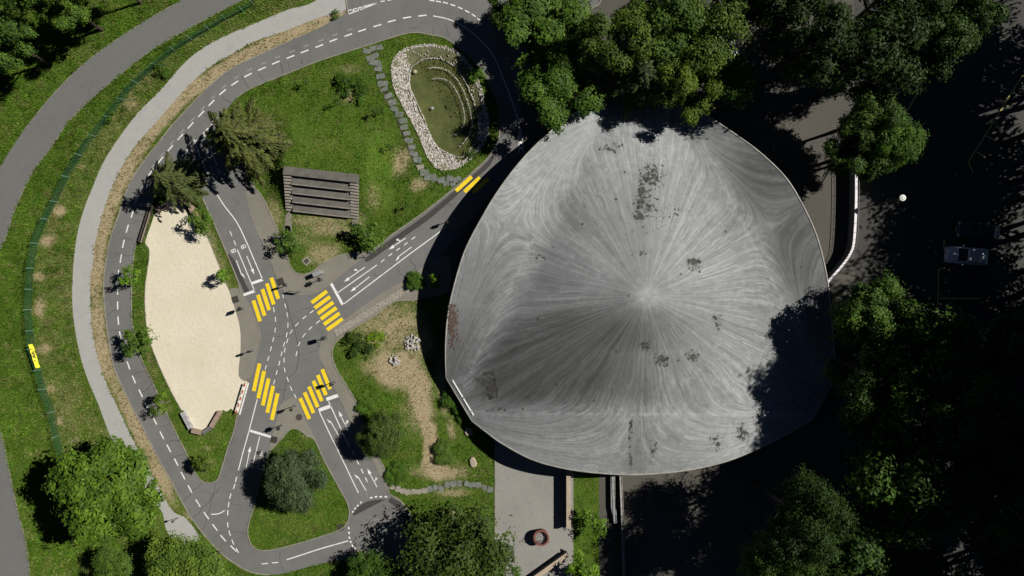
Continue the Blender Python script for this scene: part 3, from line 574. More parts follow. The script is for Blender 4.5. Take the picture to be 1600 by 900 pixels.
s1 = t.noise(1.6, 7, 0.72, fv); s2 = t.noise(5.5, 5, 0.75, fv); s3 = t.noise(0.5, 4, 0.6, fv); b1 = t.noise(0.22, 6, 0.62); b2 = t.noise(1.4, 7, 0.72); sp = t.noise(2.6, 4, 0.72); fine = t.noise(18, 3, 0.8)
dst = t.n('ShaderNodeVectorMath', operation='ADD'); t.t.links.new(fv, dst.inputs[0]); wv = t.n('ShaderNodeTexNoise'); wv.inputs['Scale'].default_value = 0.35; wv.inputs['Detail'].default_value = 4; t.t.links.new(t.pos, wv.inputs['Vector']); t.t.links.new(t.mul(wv.outputs['Color'], (0.6, 0.6, 0.6)), dst.inputs[1]); fv2 = dst.outputs[0]
s1 = t.noise(1.3, 8, 0.74, fv2); s2 = t.noise(4.2, 6, 0.78, fv2); s3 = t.noise(0.45, 4, 0.6, fv2)
amp = t.ramp(t.noise(0.13, 4, 0.6), 0.35, 0.65)
col = t.mix(t.ramp(b1, 0.3, 0.72), (0.172, 0.182, 0.186), (0.262, 0.277, 0.285))
col = t.mix(t.math('MULTIPLY', t.ramp(s3, 0.35, 0.65), 0.5), col, (0.14, 0.148, 0.152))
col = t.mix(t.math('MULTIPLY', t.ramp(s1, 0.44, 0.60), 0.62), col, (0.105, 0.111, 0.115))
col = t.mix(t.math('MULTIPLY', t.math('MULTIPLY', t.ramp(s2, 0.50, 0.62), t.math('ADD', t.math('MULTIPLY', amp, 0.5), 0.35)), 0.85), col, (0.355, 0.37, 0.372))
col = t.mix(t.math('MULTIPLY', t.ramp(b2, 0.5, 0.72), 0.3), col, (0.34, 0.345, 0.335))
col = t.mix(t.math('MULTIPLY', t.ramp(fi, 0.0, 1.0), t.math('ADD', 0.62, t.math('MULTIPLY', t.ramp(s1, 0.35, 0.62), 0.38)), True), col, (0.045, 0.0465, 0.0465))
pl_ = t.attr('pale').outputs['Fac']; col = t.mix(t.math('MULTIPLY', pl_, t.math('ADD', 0.10, t.math('MULTIPLY', t.ramp(t.math('ADD', t.math('MULTIPLY', s2, 0.6), t.math('MULTIPLY', b2, 0.4)), 0.40, 0.60), 0.75))), col, (0.42, 0.445, 0.455))
col = t.mix(t.math('MULTIPLY', t.ramp(fine, 0.45, 0.75), 0.3), col, (0.12, 0.12, 0.115))
k = t.math('ADD', mo, t.math('MULTIPLY', t.math('SUBTRACT', sp, 0.5), 2.6)); col = t.mix(t.math('MULTIPLY', t.ramp(k, 0.74, 0.86), t.ramp(mo, 0.05, 0.3)), col, (0.022, 0.021, 0.018))
k2 = t.math('ADD', mo, t.math('MULTIPLY', t.math('SUBTRACT', b2, 0.5), 2.0)); col = t.mix(t.math('MULTIPLY', t.math('MULTIPLY', t.ramp(k2, 0.45, 0.95), t.ramp(mo, 0.05, 0.3)), 0.45), col, (0.10, 0.10, 0.092))
vor = t.n("ShaderNodeTexVoronoi"); vor.inputs["Scale"].default_value = 0.42; t.t.links.new(t.pos, vor.inputs["Vector"])
col = t.mix(t.ramp(vor.outputs["Distance"], 0.075, 0.045), col, (0.06, 0.058, 0.05))
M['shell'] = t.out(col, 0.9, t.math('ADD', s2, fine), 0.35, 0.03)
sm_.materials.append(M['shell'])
bld = thing('shell_building', 'large weathered grey concrete shell roof shaped as a rounded triangle', 'building', (cx0, cy0, 0))
def world_part(name, data, parent, root=bld):
    o = link(name, data, parent); o.matrix_parent_inverse = Matrix.Translation(-Vector(root.location)) if parent is root else Matrix.Identity(4); return o
shell = world_part('roof_shell', sm_, bld)
M['rim'] = simple('rim_concrete', (0.38, 0.37, 0.34), (0.25, 0.24, 0.22), 1.2)
under = npmesh('soffit', Vu[1+NA*4:], np.stack([J[4:-1, :].ravel(), np.roll(J, -1, 1)[4:-1, :].ravel(), np.roll(J, -1, 1)[5:, :].ravel(), J[5:, :].ravel()], 1)-1-NA*4, M['rim'], True); world_part('soffit', under, bld)
# rim: a square-edged band along the free edge, 3 mm proud of the shell
inn = V[J[-3]]; outr = V[rimtop]; dirv = outr[:, :2]-np.array([cx0, cy0]); dirv /= np.hypot(*dirv.T)[:, None]
a_ = np.concatenate([np.c_[outr[:, :2]-dirv*0.10, outr[:, 2]+0.015], np.c_[outr[:, :2]+dirv*0.04, outr[:, 2]+0.025], np.c_[outr[:, :2]+dirv*0.04, outr[:, 2]-0.22], np.c_[outr[:, :2]-dirv*0.10, outr[:, 2]-0.22]])
K = np.arange(NA); K2 = (K+1) % NA; fr = []
for q in range(4): w = (q+1) % 4; fr.append(np.stack([q*NA+K, w*NA+K, w*NA+K2, q*NA+K2], 1))
world_part('rim', npmesh('rim', a_, np.concatenate(fr), M['rim']), bld)
# supports, corner parapets with flashing, glazed fronts set back under the shell
corners = [(CORN_L[1], CORN_L[0]), (EDGE_L[-1], EDGE_R[0]), (EDGE_R[-1], EDGE_B[0])]; inner_pts = []
for ci, (a, b) in enumerate(corners):
    A, B = P(*a, Z_CORN), P(*b, Z_CORN); mid = (A+B)/2; d = (B-A); ang = math.atan2(d.y, d.x); inw = (Vector((cx0, cy0, 0))-mid); inw.z = 0; inw.normalize()
    c = mid+inw*0.9; world_part('abutment', MB().box((c.x, c.y, 0.42), (d.length*0.86, 1.3, 0.84), ang, 0.96).mesh('abutment', M['rim']), bld)
    c = mid+inw*0.22; pp = world_part('corner_parapet', MB().box((c.x, c.y, Z_CORN+0.12), (d.length*0.98, 0.30, 0.30), ang).mesh('corner_parapet', M['rim']), bld)
    inner_pts.append(mid+inw*2.2)
    if ci == 0:
        for s0, s1 in ((0.10, 0.50), (0.53, 0.82), (0.84, 0.92)):
            q0, q1 = A.lerp(B, s0)+inw*0.50, A.lerp(B, s1)+inw*0.50; m = (q0+q1)/2
            world_part('metal_flashing', MB().box((m.x, m.y, Z_CORN+0.38), ((q1-q0).length, 0.13, 0.16), ang).mesh('metal_flashing', M['white_paint']), bld)
for i in range(3):
    A, B = inner_pts[i], inner_pts[(i+1) % 3]; n = 9
    for j in range(n):
        a, b = A.lerp(B, j/n), A.lerp(B, (j+0.98)/n); m = (a+b)/2; zt = float(min(shell_z(np.array([a.x, b.x]), np.array([a.y, b.y]))))-0.3; ang = math.atan2(b.y-a.y, b.x-a.x)
        world_part('glazing_panel', MB().box((m.x, m.y, zt/2+0.02), ((b-a).length, 0.06, zt), ang).mesh('glazing_panel', M['glassdark']), bld)
# dead leaves caught in the fold by the left corner
lr = np.random.default_rng(5); n = 620; u = 705+lr.normal(0, 5.0, n)+lr.random(n)*3; v = 475+lr.random(n)*75; keep = (u > 701+abs(v-500)*0.02) & (lr.random(n) < np.clip(1.2-np.abs(v-500)/45, 0.1, 1)); u, v = u[keep], v[keep]
xs, ys = [], []
for a, b in zip(u, v): q = P(a, b, 3.0); xs.append(q.x); ys.append(q.y)
xs, ys = np.array(xs), np.array(ys); zs = shell_z(xs, ys)+0.03; n = len(xs); s = 0.05+0.07*lr.random(n); an = lr.random(n)*6.28
LV = np.stack([np.stack([xs+s*np.cos(an+k*math.pi/2)*(1 if k % 2 else 0.6), ys+s*np.sin(an+k*math.pi/2)*(1 if k % 2 else 0.6), zs+lr.random(n)*0.05], 1) for k in range(4)], 1).reshape(-1, 3)
M['litter'] = simple('dead_leaf', (0.17, 0.115, 0.085), (0.07, 0.05, 0.04), 4); tag(link('leaf_litter', npmesh('leaf_litter', LV, np.arange(len(LV)).reshape(-1, 4), M['litter'])), 'brown dead leaves heaped in the left fold of the shell roof', 'leaf litter', kind='stuff')

# ------------------------------------------------------------------ walls and railings round the building
def wall(name, label, pts, h, w, mat, copmat=None, copw=None, rail=0.0, cat_='wall', z0=0.0):
    W = [P(u, v, 0) for u, v in pts]; o = W[0]; T = thing(name, label, cat_, o)
    L = [((p.x-o.x)*PXM+800, 450-(p.y-o.y)*PXM) for p in W]
    strip(MB(), L, w*PXM, z0, h).obj('wall_body', M[mat], T)
    if copmat: strip(MB(), L, (copw or w+0.06)*PXM, h+0.002, h+0.07).obj('coping', M[copmat], T)
    if rail:
        C = [((p-o)+Vector((0, 0, h+0.07+rail))) for p in W]
        MB().tube(C, 0.03, 6).obj('handrail', M['metal_dark'], T); MB().tube([c-Vector((0, 0, rail*0.5)) for c in C], 0.015, 5).obj('middle_rail', M['metal_dark'], T)
        d = 0; last = -9
        for i in range(len(C)-1):
            n = max(1, int((C[i+1]-C[i]).length/0.9))
            for k in range(n): q = C[i].lerp(C[i+1], k/n); MB().tube([q-Vector((0, 0, rail)), q], 0.018, 5).obj('baluster', M['metal_dark'], T)
    return T
wall('parapet_wall', 'curved parapet wall with bright white coping and thin railing beside the car park', cat([(1328,240),(1328,318),(1325,376),(1320,396),(1308,414),(1288,437),(1275,452)], False, 4), 1.25, 0.24, 'rim', 'wallwhite', 0.26, 0.55)
wall('low_wall', 'straight low wall with tan coping along the right edge of the plaza', [(887,690),(887,820)], 1.15, 0.40, 'dark_stone', 'coping', 0.46)
wall('low_wall', 'slanting low wall with tan coping at the bottom of the plaza', [(826,905),(886,862)], 0.75, 0.40, 'dark_stone', 'coping', 0.46)
wall('ramp_wall', 'long dark ramp wall with thin handrails running down from the shell roof', [(966,690),(970,790),(975,930)], 0.8, 0.22, 'dark_stone', 'rim', 0.28, 0.5)
wall('ramp_kerb_wall', 'pale narrow upstand left of the ramp wall with handrails', [(956,690),(957,790),(962,815)], 0.5, 0.45, 'cabinet')

# ------------------------------------------------------------------ stepped seats
amp = thing('stepped_seating', 'grey concrete stepped seating with narrow stairs on both sides set into the lawn bank', 'seating', AM_O, AM_ANG)
nt = 5; dt = AM_D/nt; sw = 0.82
for i in range(nt):
    x0, x1 = (0.0, AM_W) if i == nt-1 else (sw, AM_W-sw); zt = (i+1)*AM_H/nt; y0 = i*dt
    MB().box(((x0+x1)/2, y0+dt/2, zt/2-0.1), (x1-x0-0.01, dt-0.01, zt+0.2)).obj('seat_tier', M['concrete'], amp)
    if i < nt-1: MB().box(((x0+x1)/2, y0+0.06, zt+0.012), (x1-x0-0.03, 0.10, 0.02)).obj('nosing', M['step_conc'], amp)
ns = 12
for side in (0, 1):
    for k in range(ns):
        y0 = k*(AM_D-dt)/ns; z = 0.10+(AM_H-0.22)*(k+0.5)/ns; x = sw/2 if side == 0 else AM_W-sw/2
        MB().box((x, y0+(AM_D-dt)/ns/2, z/2-0.1), (sw-0.03, (AM_D-dt)/ns-0.07, z+0.2)).obj('stair_tread', M['step_conc'], amp)
for u, v, w, h in ((451.5,352,9,34),(555,350,9,14),(449,362,10,16)): link('worn_slab', sheet_mesh('worn_slab', cat([(u-w/2,v-h/2),(u+w/2,v-h/2),(u+w/2-1,v+h/2),(u-w/2-2,v+h/2)], True, 2), 0.05, M['pavement']), bpy.data.objects['pavement'])

# ------------------------------------------------------------------ pond
def ring(loop, k, z):
    p = PX(loop); c = p.mean(0); return np.c_[c+(p-c)*k, np.full(len(p), z)]
W0 = PX(WATER); NW = len(W0)
def resample(loop, n):
    p = np.array(PX(loop)); p = np.vstack([p, p[:1]]); L = np.concatenate([[0], np.cumsum(np.hypot(*np.diff(p, axis=0).T))]); s = np.linspace(0, L[-1], n, endpoint=False); return np.stack([np.interp(s, L, p[:, 0]), np.interp(s, L, p[:, 1])], 1)
po, wi = resample(POND, 160), resample(WATER, 160); ao = np.arctan2(*(po-pc).T[::-1]); ai = np.arctan2(*(wi-pc).T[::-1]); po = np.roll(po, -int(np.argmin(ao)), 0); wi = np.roll(wi, -int(np.argmin(ai)), 0)
rows = []
for s in np.linspace(0, 1, 7): rows.append(np.c_[po*(1.0-s)+wi*s, np.full(160, 0.07-0.36*s**1.2)])
wc = wi.mean(0)
for s in (0.8, 0.55, 0.3, 0.05): rows.append(np.c_[wc+(wi-wc)*s, np.full(160, -0.29-(1-s)*0.55)])
PVv = np.concatenate(rows); PVv[160:, 2] += (vnoise(PVv[160:, 0], PVv[160:, 1], 0.5)-0.5)*0.05; kk = np.arange(160); k2_ = (kk+1) % 160
PF = np.concatenate([np.stack([r*160+kk, (r+1)*160+kk, (r+1)*160+k2_, r*160+k2_], 1) for r in range(len(rows)-1)]); 
t = NT('pond_bed'); n1 = t.noise(1.4, 5, 0.7); n2 = t.noise(7, 4, 0.75); col = t.mix(t.ramp(n1, 0.35, 0.65), (0.14, 0.135, 0.07), (0.085, 0.105, 0.045)); col = t.mix(t.ramp(n2, 0.5, 0.7), col, (0.19, 0.165, 0.10)); M['pondbed'] = t.out(col, 0.9, n2, 0.5, 0.04)
area2 = np.sum(po[:, 0]*np.roll(po[:, 1], -1)-np.roll(po[:, 0], -1)*po[:, 1])
if area2 < 0: PF = PF[:, ::-1]
bed = struct('pond_bed', npmesh('pond_bed', PVv, PF, M['pondbed'], True), 'shallow muddy pond hollow edged with stones in the lawn', 'pond')
t = NT('pond_water'); t.b.inputs["Roughness"].default_value = 0.06; t.b.inputs["IOR"].default_value = 1.33; wn_ = t.noise(5, 3)
tb = t.n("ShaderNodeBsdfTransparent"); tb.inputs[0].default_value = (0.80, 0.84, 0.68, 1); gl = t.n("ShaderNodeBsdfPrincipled"); gl.inputs["Base Color"].default_value = (0.075, 0.095, 0.04, 1); gl.inputs["Roughness"].default_value = 0.08
mx = t.n("ShaderNodeMixShader"); t.set(mx.inputs[0], t.ramp(t.noise(0.8, 4), 0.3, 1.6)); t.t.links.new(tb.outputs[0], mx.inputs[1]); t.t.links.new(gl.outputs[0], mx.inputs[2]); t.t.links.new(mx.outputs[0], t.t.nodes["Material Output"].inputs[0]); M['water'] = t.m
struct('pond_water', sheet_mesh('pond_water', [tuple(((q[0])*PXM+800, 450-q[1]*PXM)) for q in wc+(wi-wc)*1.04], -0.24, M['water']), 'murky green pond water inside the pebble bank', 'water')
# cobbles and pebbles: a few shared stone shapes
def stone_mesh(seed, mat, flat=0.6):
    r = random.Random(seed); bm = bmesh.new(); bmesh.ops.create_icosphere(bm, subdivisions=1, radius=1.0)
    for v in bm.verts: v.co *= r.uniform(0.78, 1.15); v.co.z *= flat
    m = bpy.data.meshes.new('stone'); bm.to_mesh(m); bm.free(); m.materials.append(mat); return m
t = NT('white_pebble'); n1 = t.noise(3.3, 2); col = t.mix(t.ramp(n1, 0.35, 0.65), (0.50, 0.47, 0.44), (0.30, 0.275, 0.25)); M['pebble'] = t.out(col, 0.85)
_ico = stone_mesh(1, M['pebble']); icov = np.array([tuple(v.co) for v in _ico.vertices]); icof = np.array([tuple(p.vertices) for p in _ico.polygons])
def pebbles(name, xy, zs, s, mat, seed=1):
    r = np.random.default_rng(seed); n = len(xy); a = r.random(n)*6.28; sc = s[:, None]*(0.7+0.6*r.random((n, 3))); sc[:, 2] *= 0.75
    v = icov[None]*sc[:, None, :]; c, si = np.cos(a)[:, None], np.sin(a)[:, None]; v = np.stack([v[..., 0]*c-v[..., 1]*si, v[..., 0]*si+v[..., 1]*c, v[..., 2]], -1)
    v += np.stack([xy[:, 0], xy[:, 1], zs], 1)[:, None]; f = icof[None]+(np.arange(n)*len(icov))[:, None, None]; return npmesh(name, v.reshape(-1, 3), f.reshape(-1, 3), mat)
r = np.random.default_rng(11); n = 14000; c = np.c_[610+r.random(n)*160, 66+r.random(n)*204]; xy = PX(c); bank = pip(xy, PX(POND)) & ~pip(xy, wc+(wi-wc)*0.99)
u, v = c[:, 0], c[:, 1]; left = (u < np.interp(v, [70, 100, 140, 190, 240, 262], [628, 640, 640, 660, 705, 722])) & (v > 84+0*u); rightp = ((u-756)**2/13**2+(v-198)**2/26**2) < 1
dz = dist_line(xy, np.vstack([po, po[:1]])); edge = dz < np.where(v < 90, 0.30, 0.42); keep = bank & (left | rightp | (edge & (r.random(n) < 0.8)) | (r.random(n) < 0.04)); xy, dz = xy[keep], dz[keep]
zz = 0.06-0.30*np.clip(dz/2.0, 0, 1)
tag(link('pebble_bank', pebbles('pebble_bank', xy, zz, 0.055+0.05*r.random(len(xy)), M['pebble'], 2), bed), 'band of pale pebbles along the pond edge', kind='stuff')
# lines of small stones where the planting shelves step down into the pond
mbk = []
for k_, zz_, st_, sz in ((1.0, -0.19, 1, 0.10), (0.80, -0.18, 1, 0.085), (0.58, -0.19, 1, 0.065)):
    for q in (wc+(wi-wc)*k_)[::st_]:
        if k_ < 1 and (q[0]-wc[0])*0.9+(q[1]-wc[1])*0.35 < -0.2: continue
        mbk.append((q[0]+random.uniform(-.04, .04), q[1]+random.uniform(-.04, .04), zz_, sz))
mbk = np.array(mbk); tag(link('shelf_stones', pebbles('shelf_stones', mbk[:, :2], mbk[:, 2], mbk[:, 3], M['pebble'], 3), bed), 'lines of small pale stones on the pond shelves', kind='stuff')
MB().add(icov*0.25*np.array([1, 1, .7])+np.array([*PX([(648,111)])[0], -0.1]), icof).obj('bank_stone', M['boulder'], bed); MB().add(icov*0.2*np.array([1, 1, .7])+np.array([*PX([(675,168)])[0], -0.2]), icof).obj('bank_stone', M['grey_stone'], bed)

# ------------------------------------------------------------------ stepping stones
def slab(c, w, h, rz, r, mat='slate', parent=None, z=None):
    q = []
    for sx, sy in ((-1, -1), (0, -1.05), (1, -1), (1.05, 0), (1, 1), (0, 1.06), (-1, 1), (-1.05, 0)):
        x, y = sx*w/2+r.uniform(-.10, .10)*w, sy*h/2+r.uniform(-.10, .10)*h; q.append((c.x+x*math.cos(rz)-y*math.sin(rz), c.y+x*math.sin(rz)+y*math.cos(rz)))
    zz = float(gz(c.x, c.y)); MB().prism(q, zz-0.05, zz+0.055+r.uniform(0, .02)).obj('stepping_stone', M[mat], parent)
rs = random.Random(4)
T = struct('stepping_stone_path', strip(MB(), cat([(583,78),(588,105),(598,135),(612,165),(625,195),(637,225),(655,262),(680,280),(718,284)], False, 4), 6, -0.02, 0.012).mesh('stepping_stone_path', M['soil']), 'line of grey slate stepping stones between the lawn and the pond', 'path')
for u, v, w, h in ((573,80,.75,.5),(584,76,.8,.5),(594,74,.55,.55),(582,89,1.25,.5),(586,98,1.2,.6),(592,108,.8,.42),(595,119,.85,.5),(594,131,.5,.5),(600,131,.7,.55),(601,140,.8,.4),(608,150,.85,.55),(613,160,.8,.6),(616,170,.9,.5),(624,179,.85,.55),(630,189,.75,.5),(632,199,.75,.5),(635,209,.7,.42),(639,220,.8,.5),(643,230,.7,.5),(647,240,.8,.5),(652,250,.8,.6),(657,261,.7,.5),(663,270,.8,.7),(668,277,.7,.6),(678,278,.75,.7),(690,282,.7,.6),(697,287,.65,.5),(702,278,.6,.6),(711,281,.6,.5),(717,279,.5,.4),(708,288,.5,.4)): slab(P(u, v), w, h, rs.uniform(-.4, .4), rs, 'granite' if (u, v) == (657,261) else 'slate', T)
T = struct('stepping_stone_trail', strip(MB(), cat([(612,760),(635,767),(660,767),(690,760),(720,755),(745,758),(768,764)], False, 4), 5, -0.02, 0.012).mesh('stepping_stone_trail', M['soil']), 'curved trail of pale stepping stones crossing the lower lawn to the plaza', 'path')
for u, v in ((613,760),(622,764),(630,767),(638,769),(646,768),(655,768),(664,766),(671,764),(680,762),(689,763),(699,757),(708,756),(718,755),(729,756),(738,757),(748,758),(757,762),(766,765)): slab(P(u, v), rs.uniform(.45, .65), rs.uniform(.5, .65), rs.uniform(-.3, .3), rs, 'granite' if u < 670 else 'slate', T)

# ------------------------------------------------------------------ paving blocks beside the north-east arm
mb = MB(); a0, a1 = np.array([528., 524.]), np.array([652., 447.]); d = (a1-a0); L = np.hypot(*d); d /= L; nn = np.array([-d[1], d[0]]); rp = random.Random(8)
for row in range(5):
    s = -rp.random()*5
    while s < L:
        w = rp.uniform(5, 8); c = a0+d*(s+w/2)+nn*(row*3.1-14)*0.62
        q = P(*c); mb.box((q.x, q.y, 0.03), (w/PXM-0.04, 0.17, 0.06+rp.uniform(0, .015)), -math.atan2(d[1], d[0])+rp.uniform(-.03, .03)); s += w
o = mb.obj('paving_block', M['granite'], [x for x in bpy.data.objects if x.name.startswith('pavement') and 'worn grass' in x['label']][0]); o['kind'] = 'stuff'

# ------------------------------------------------------------------ stone heaps and boulders
stones = [stone_mesh(s, M['pebble'] if s % 3 else M['grey_stone'], 0.7) for s in range(20, 26)]
for (u, v, R, n, lab) in ((645,536,0.85,70,'large round heap of pale stones on the worn grass'),(617,563,0.55,34,'small heap of pale stones on the worn grass'),(684,706,0.36,18,'little cluster of pale stones beside the lavender bush')):
    T = thing('stone_heap', lab, 'stone heap', P(u, v)); rr = random.Random(u)
    for k in range(n):
        a = rr.random()*6.28; q = math.sqrt(rr.random())*R; o = link('stone', stones[rr.randrange(6)], T, (q*math.cos(a), q*math.sin(a), 0.08+0.36*R*(1-(q/R)**2)*rr.uniform(.6, 1)), rr.random()*6.28); s = rr.uniform(.08, .17); o.scale = (s, s*rr.uniform(.7, 1), s)
def boulder(u, v, sx, sy, lab, rz=0.3):
    bm = bmesh.new(); bmesh.ops.create_icosphere(bm, subdivisions=3, radius=1.0); rr = random.Random(u)
    ph = [rr.uniform(0, 6) for _ in range(6)]
    for w in bm.verts: w.co *= 1+0.09*math.sin(3*w.co.x+ph[0])+0.08*math.sin(4*w.co.y+ph[1])+0.04*math.sin(9*w.co.x+5*w.co.y+ph[2]); w.co.z = max(-0.3, min(w.co.z, 0.62+0.05*w.co.x))
    m = bpy.data.meshes.new('boulder'); bm.to_mesh(m); bm.free(); m.materials.append(M['boulder']); o = link('boulder', m, None, P(u, v), rz); o.scale = (sx, sy, 0.4); tag(o, lab, 'boulder', 'flat boulders by the shell')
boulder(739, 722, .42, .5, 'flat tan boulder on the grass above the stepping stone trail'); boulder(733, 674, .5, .42, 'flat tan boulder tucked against the shell roof corner', -.2)
# ------------------------------------------------------------------ block walls of the sand pitch
def blockwall(label, runs, w=0.42, h=0.45):
    o = P(*runs[0][0]); T = thing('block_wall', label, 'wall', o)
    for a, b, mat in runs:
        A, B = P(*a), P(*b); m = (A+B)/2-o; d = B-A; ang = math.atan2(d.y, d.x); MB().box((m.x, m.y, h/2), (d.length-0.02, w, h), ang, 0.985).obj('wall_block', M[mat], T)
blockwall('low angled wall of four stone blocks closing the bottom of the sand pitch', [((287,643),(300.5,669),'grey_stone'),((301.5,671.5),(317.5,675.5),'tan_stone'),((319,675.5),(331,668),'dark_stone'),((332,666.5),(346,642),'tan_stone')])
blockwall('low angled wall of brownish blocks round the top of the sand pitch', [((247,329),(263,320.5),'tan_stone'),((264,320),(280,314.5),'dark_stone'),((282,314),(299,321.5),'tan_stone'),((300,322.5),(308,339.5),'tan_stone')], 0.5, 0.5)
# slatted timber barrier along the ring lane
A, B = P(240, 322), P(222, 379); d = B-A; ang = math.atan2(d.y, d.x); T = thing('timber_barrier', 'dark weathered timber barrier between the ring lane and the sand pitch', 'barrier', A, ang)
for k, (y, z) in enumerate(((-0.17, 0.42), (0.0, 0.42), (0.17, 0.42), (0.25, 0.72))): MB().box((d.length/2, y, z), (d.length, 0.145 if k < 3 else 0.06, 0.05 if k < 3 else 0.14)).obj('plank', M['timber'] if k != 3 else M['timber_pale'], T)
for k in range(6): MB().box((0.1+k*(d.length-0.2)/5, 0.17, 0.36), (0.1, 0.09, 0.72)).obj('post', M['timber'], T); MB().box((0.1+k*(d.length-0.2)/5, -0.17, 0.195), (0.1, 0.09, 0.39)).obj('post', M['timber'], T)
dashes([(237.5-k*3.05, 318+k*7.6) for k in range(9)], 5, 1.5, WL, 'edge_dash')
# red and white barrier
A, B = P(385.5, 598), P(371.5, 645); d = B-A; ang = math.atan2(d.y, d.x); T = thing('barrier_rail', 'red and white striped barrier rail at the edge of the sand pitch', 'barrier', A, ang); n = 9
for k in range(n): MB().tube([(d.length*k/n, 0, 0.5), (d.length*(k+0.995)/n, 0, 0.5)], 0.075, 8).obj('rail_stripe', M['red_paint' if k % 2 == 0 else 'white_paint'], T)
for k in range(4): MB().tube([(0.15+k*(d.length-0.3)/3, 0, 0), (0.15+k*(d.length-0.3)/3, 0, 0.43)], 0.045, 8).obj('post', M['white_paint'], T)
line([(388.5,598),(374.5,648)], 2.2)

# ------------------------------------------------------------------ traffic signals
def signal(u, v, label, rz=0.0, h=1.75, board=False, pair=False):
    T = thing('traffic_signal', label, 'traffic light', P(u, v, 0.0), rz, 'child-size traffic signals of the junction')
    MB().box((0, 0, 0.05), (0.26, 0.26, 0.06), 0, 0.9).obj('base_plate', M['metal'], T); MB().tube([(0, 0, 0.03), (0, 0, h+0.05)], [0.04, 0.035], 8).obj('pole', M['metal'], T)
    hd = MB().box((0, -0.10, h-0.28), (0.22, 0.16, 0.60), 0, 0.96).obj('signal_head', M['metal_dark'], T)
    if board: MB().box((0, -0.03, h-0.28), (0.46, 0.03, 0.74)).obj('backing_board', M['black_ink'], hd)
    for k, c in enumerate(('lens_red', 'lens_amber', 'lens_green')):
        z = h-0.10-k*0.18
        q = [(0.065*math.cos(a*math.pi/6), -0.185, z+0.065*math.sin(a*math.pi/6)) for a in range(12)]+[(0.065*math.cos(a*math.pi/6), -0.178, z+0.065*math.sin(a*math.pi/6)) for a in range(12)]
        MB().add(q, [tuple(range(12)), *[(a, (a+1) % 12, 12+(a+1) % 12, 12+a) for a in range(12)]]).obj('lens', M[c], hd)
        MB().box((0, -0.235, z+0.075), (0.15, 0.12, 0.012)).obj('visor', M['metal_dark'], hd)
    if pair: MB().box((0.0, 0.12, h-0.35), (0.20, 0.12, 0.42)).obj('pedestrian_head', M['metal_dark'], T)
signal(381, 482, 'black traffic signal at the upper end of the sand pitch pavement', 1.2, 1.7, True)
signal(395.5, 547.5, 'traffic signal with a thin pole on the sand pitch pavement, middle of its edge', 1.5, 1.75)
signal(449, 446, 'short traffic signal beside the upper-left yellow crossing', 2.2, 1.6)
signal(504, 436.5, 'traffic signal with wide black board below the grey cabinet', 0.4, 1.75, True, True)
signal(511, 527, 'traffic signal with two heads at the tip of the worn grass island', -0.9, 1.75, True, True)
signal(523.5, 596.5, 'traffic signal beside the lower-right yellow crossing', -0.5, 1.75, True)
signal(461.5, 634, 'traffic signal with slim pole above the round manhole cover', 0.3, 1.8)
signal(441, 664, 'traffic signal above the square drain near the round dark bush', 0.6, 1.7, True, True)
signal(699, 347, 'traffic signal at the edge of the shell roof shadow', 0.8, 1.6, True)
# cabinet and low sign panel
T = thing('utility_cabinet', 'small grey utility cabinet at the lower tip of the lawn', 'cabinet', P(499.5, 427.5), -math.atan2(-28, 70)+0.0)
T.rotation_euler[2] = math.radians(24); MB().box((0, 0, 0.5), (0.85, 0.36, 1.0), 0, 0.99).obj('body', M['cabinet'], T); MB().box((0, 0, 1.025), (0.92, 0.44, 0.05)).obj('lid', M['cabinet'], T); MB().box((0.05, -0.186, 0.55), (0.7, 0.012, 0.8)).obj('door', M['cabinet'], T); MB().box((0.3, -0.2, 0.55), (0.03, 0.03, 0.14)).obj('handle', M['metal_dark'], T)
T = thing('sign_panel', 'dark thin sign panel standing on the kerb above the junction', 'sign', P(463, 455.5), math.radians(-6)); MB().box((0, 0, 0.72), (1.15, 0.03, 0.5)).obj('panel', M['metal_dark'], T)
for x in (-0.5, 0.5): MB().tube([(x, 0.035, 0), (x, 0.035, 0.97)], 0.022, 6).obj('post', M['metal'], T)
# drains and manholes
def drain(u, v, label, s=0.62, rz=0.3):
    T = thing('drain_grate', label, 'drain', P(u, v, 0.03), rz); mb = MB()
    for k in (-1, 1): mb.box((k*s/2, 0, 0.006), (0.07, s+0.07, 0.02)); mb.box((0, k*s/2, 0.006), (s-0.07, 0.07, 0.021))
    mb.obj('frame', M['iron'], T); MB().box((0, 0, -0.001), (s-0.05, s-0.05, 0.004)).obj('pit', M['black_ink'], T)
    for k in range(7): MB().box((-s/2+s*(k+1)/8, 0, 0.008), (0.045, s-0.07, 0.012)).obj('bar', M['iron'], T)
drain(367.5, 468, 'square iron drain on the pavement beside the sand pitch'); drain(438, 440, 'square iron drain right of the upper-left crossing', .66, .35); drain(428, 687, 'square iron drain next to the lower-left stop line', .62, -.2); drain(532, 824, 'square iron drain at the lower right corner of the bush island', .6, .25); drain(799.5, 868, 'square drain with pale surround on the plaza', .5, .05)
def manhole(u, v, label, R=0.34, mat='iron'):
    T = thing('manhole_cover', label, 'manhole', P(u, v, 0.027)); MB().lathe([(R, 0), (R, 0.012), (R*0.9, 0.014), (R*0.88, 0.008), (0.001, 0.008)], n=24).obj('rim', M[mat], T)
    for k in range(5): MB().box((0, (k-2)*R*0.3, 0.0105), (2*math.sqrt(max(0.01, (R*.84)**2-((k-2)*R*.3)**2)), 0.03, 0.006)).obj('rib', M[mat], T)
manhole(467.3, 652, 'round rusty manhole cover above the round dark bush'); manhole(635.5, 433.5, 'round brownish manhole cover by the shadow of the shell roof', .3)
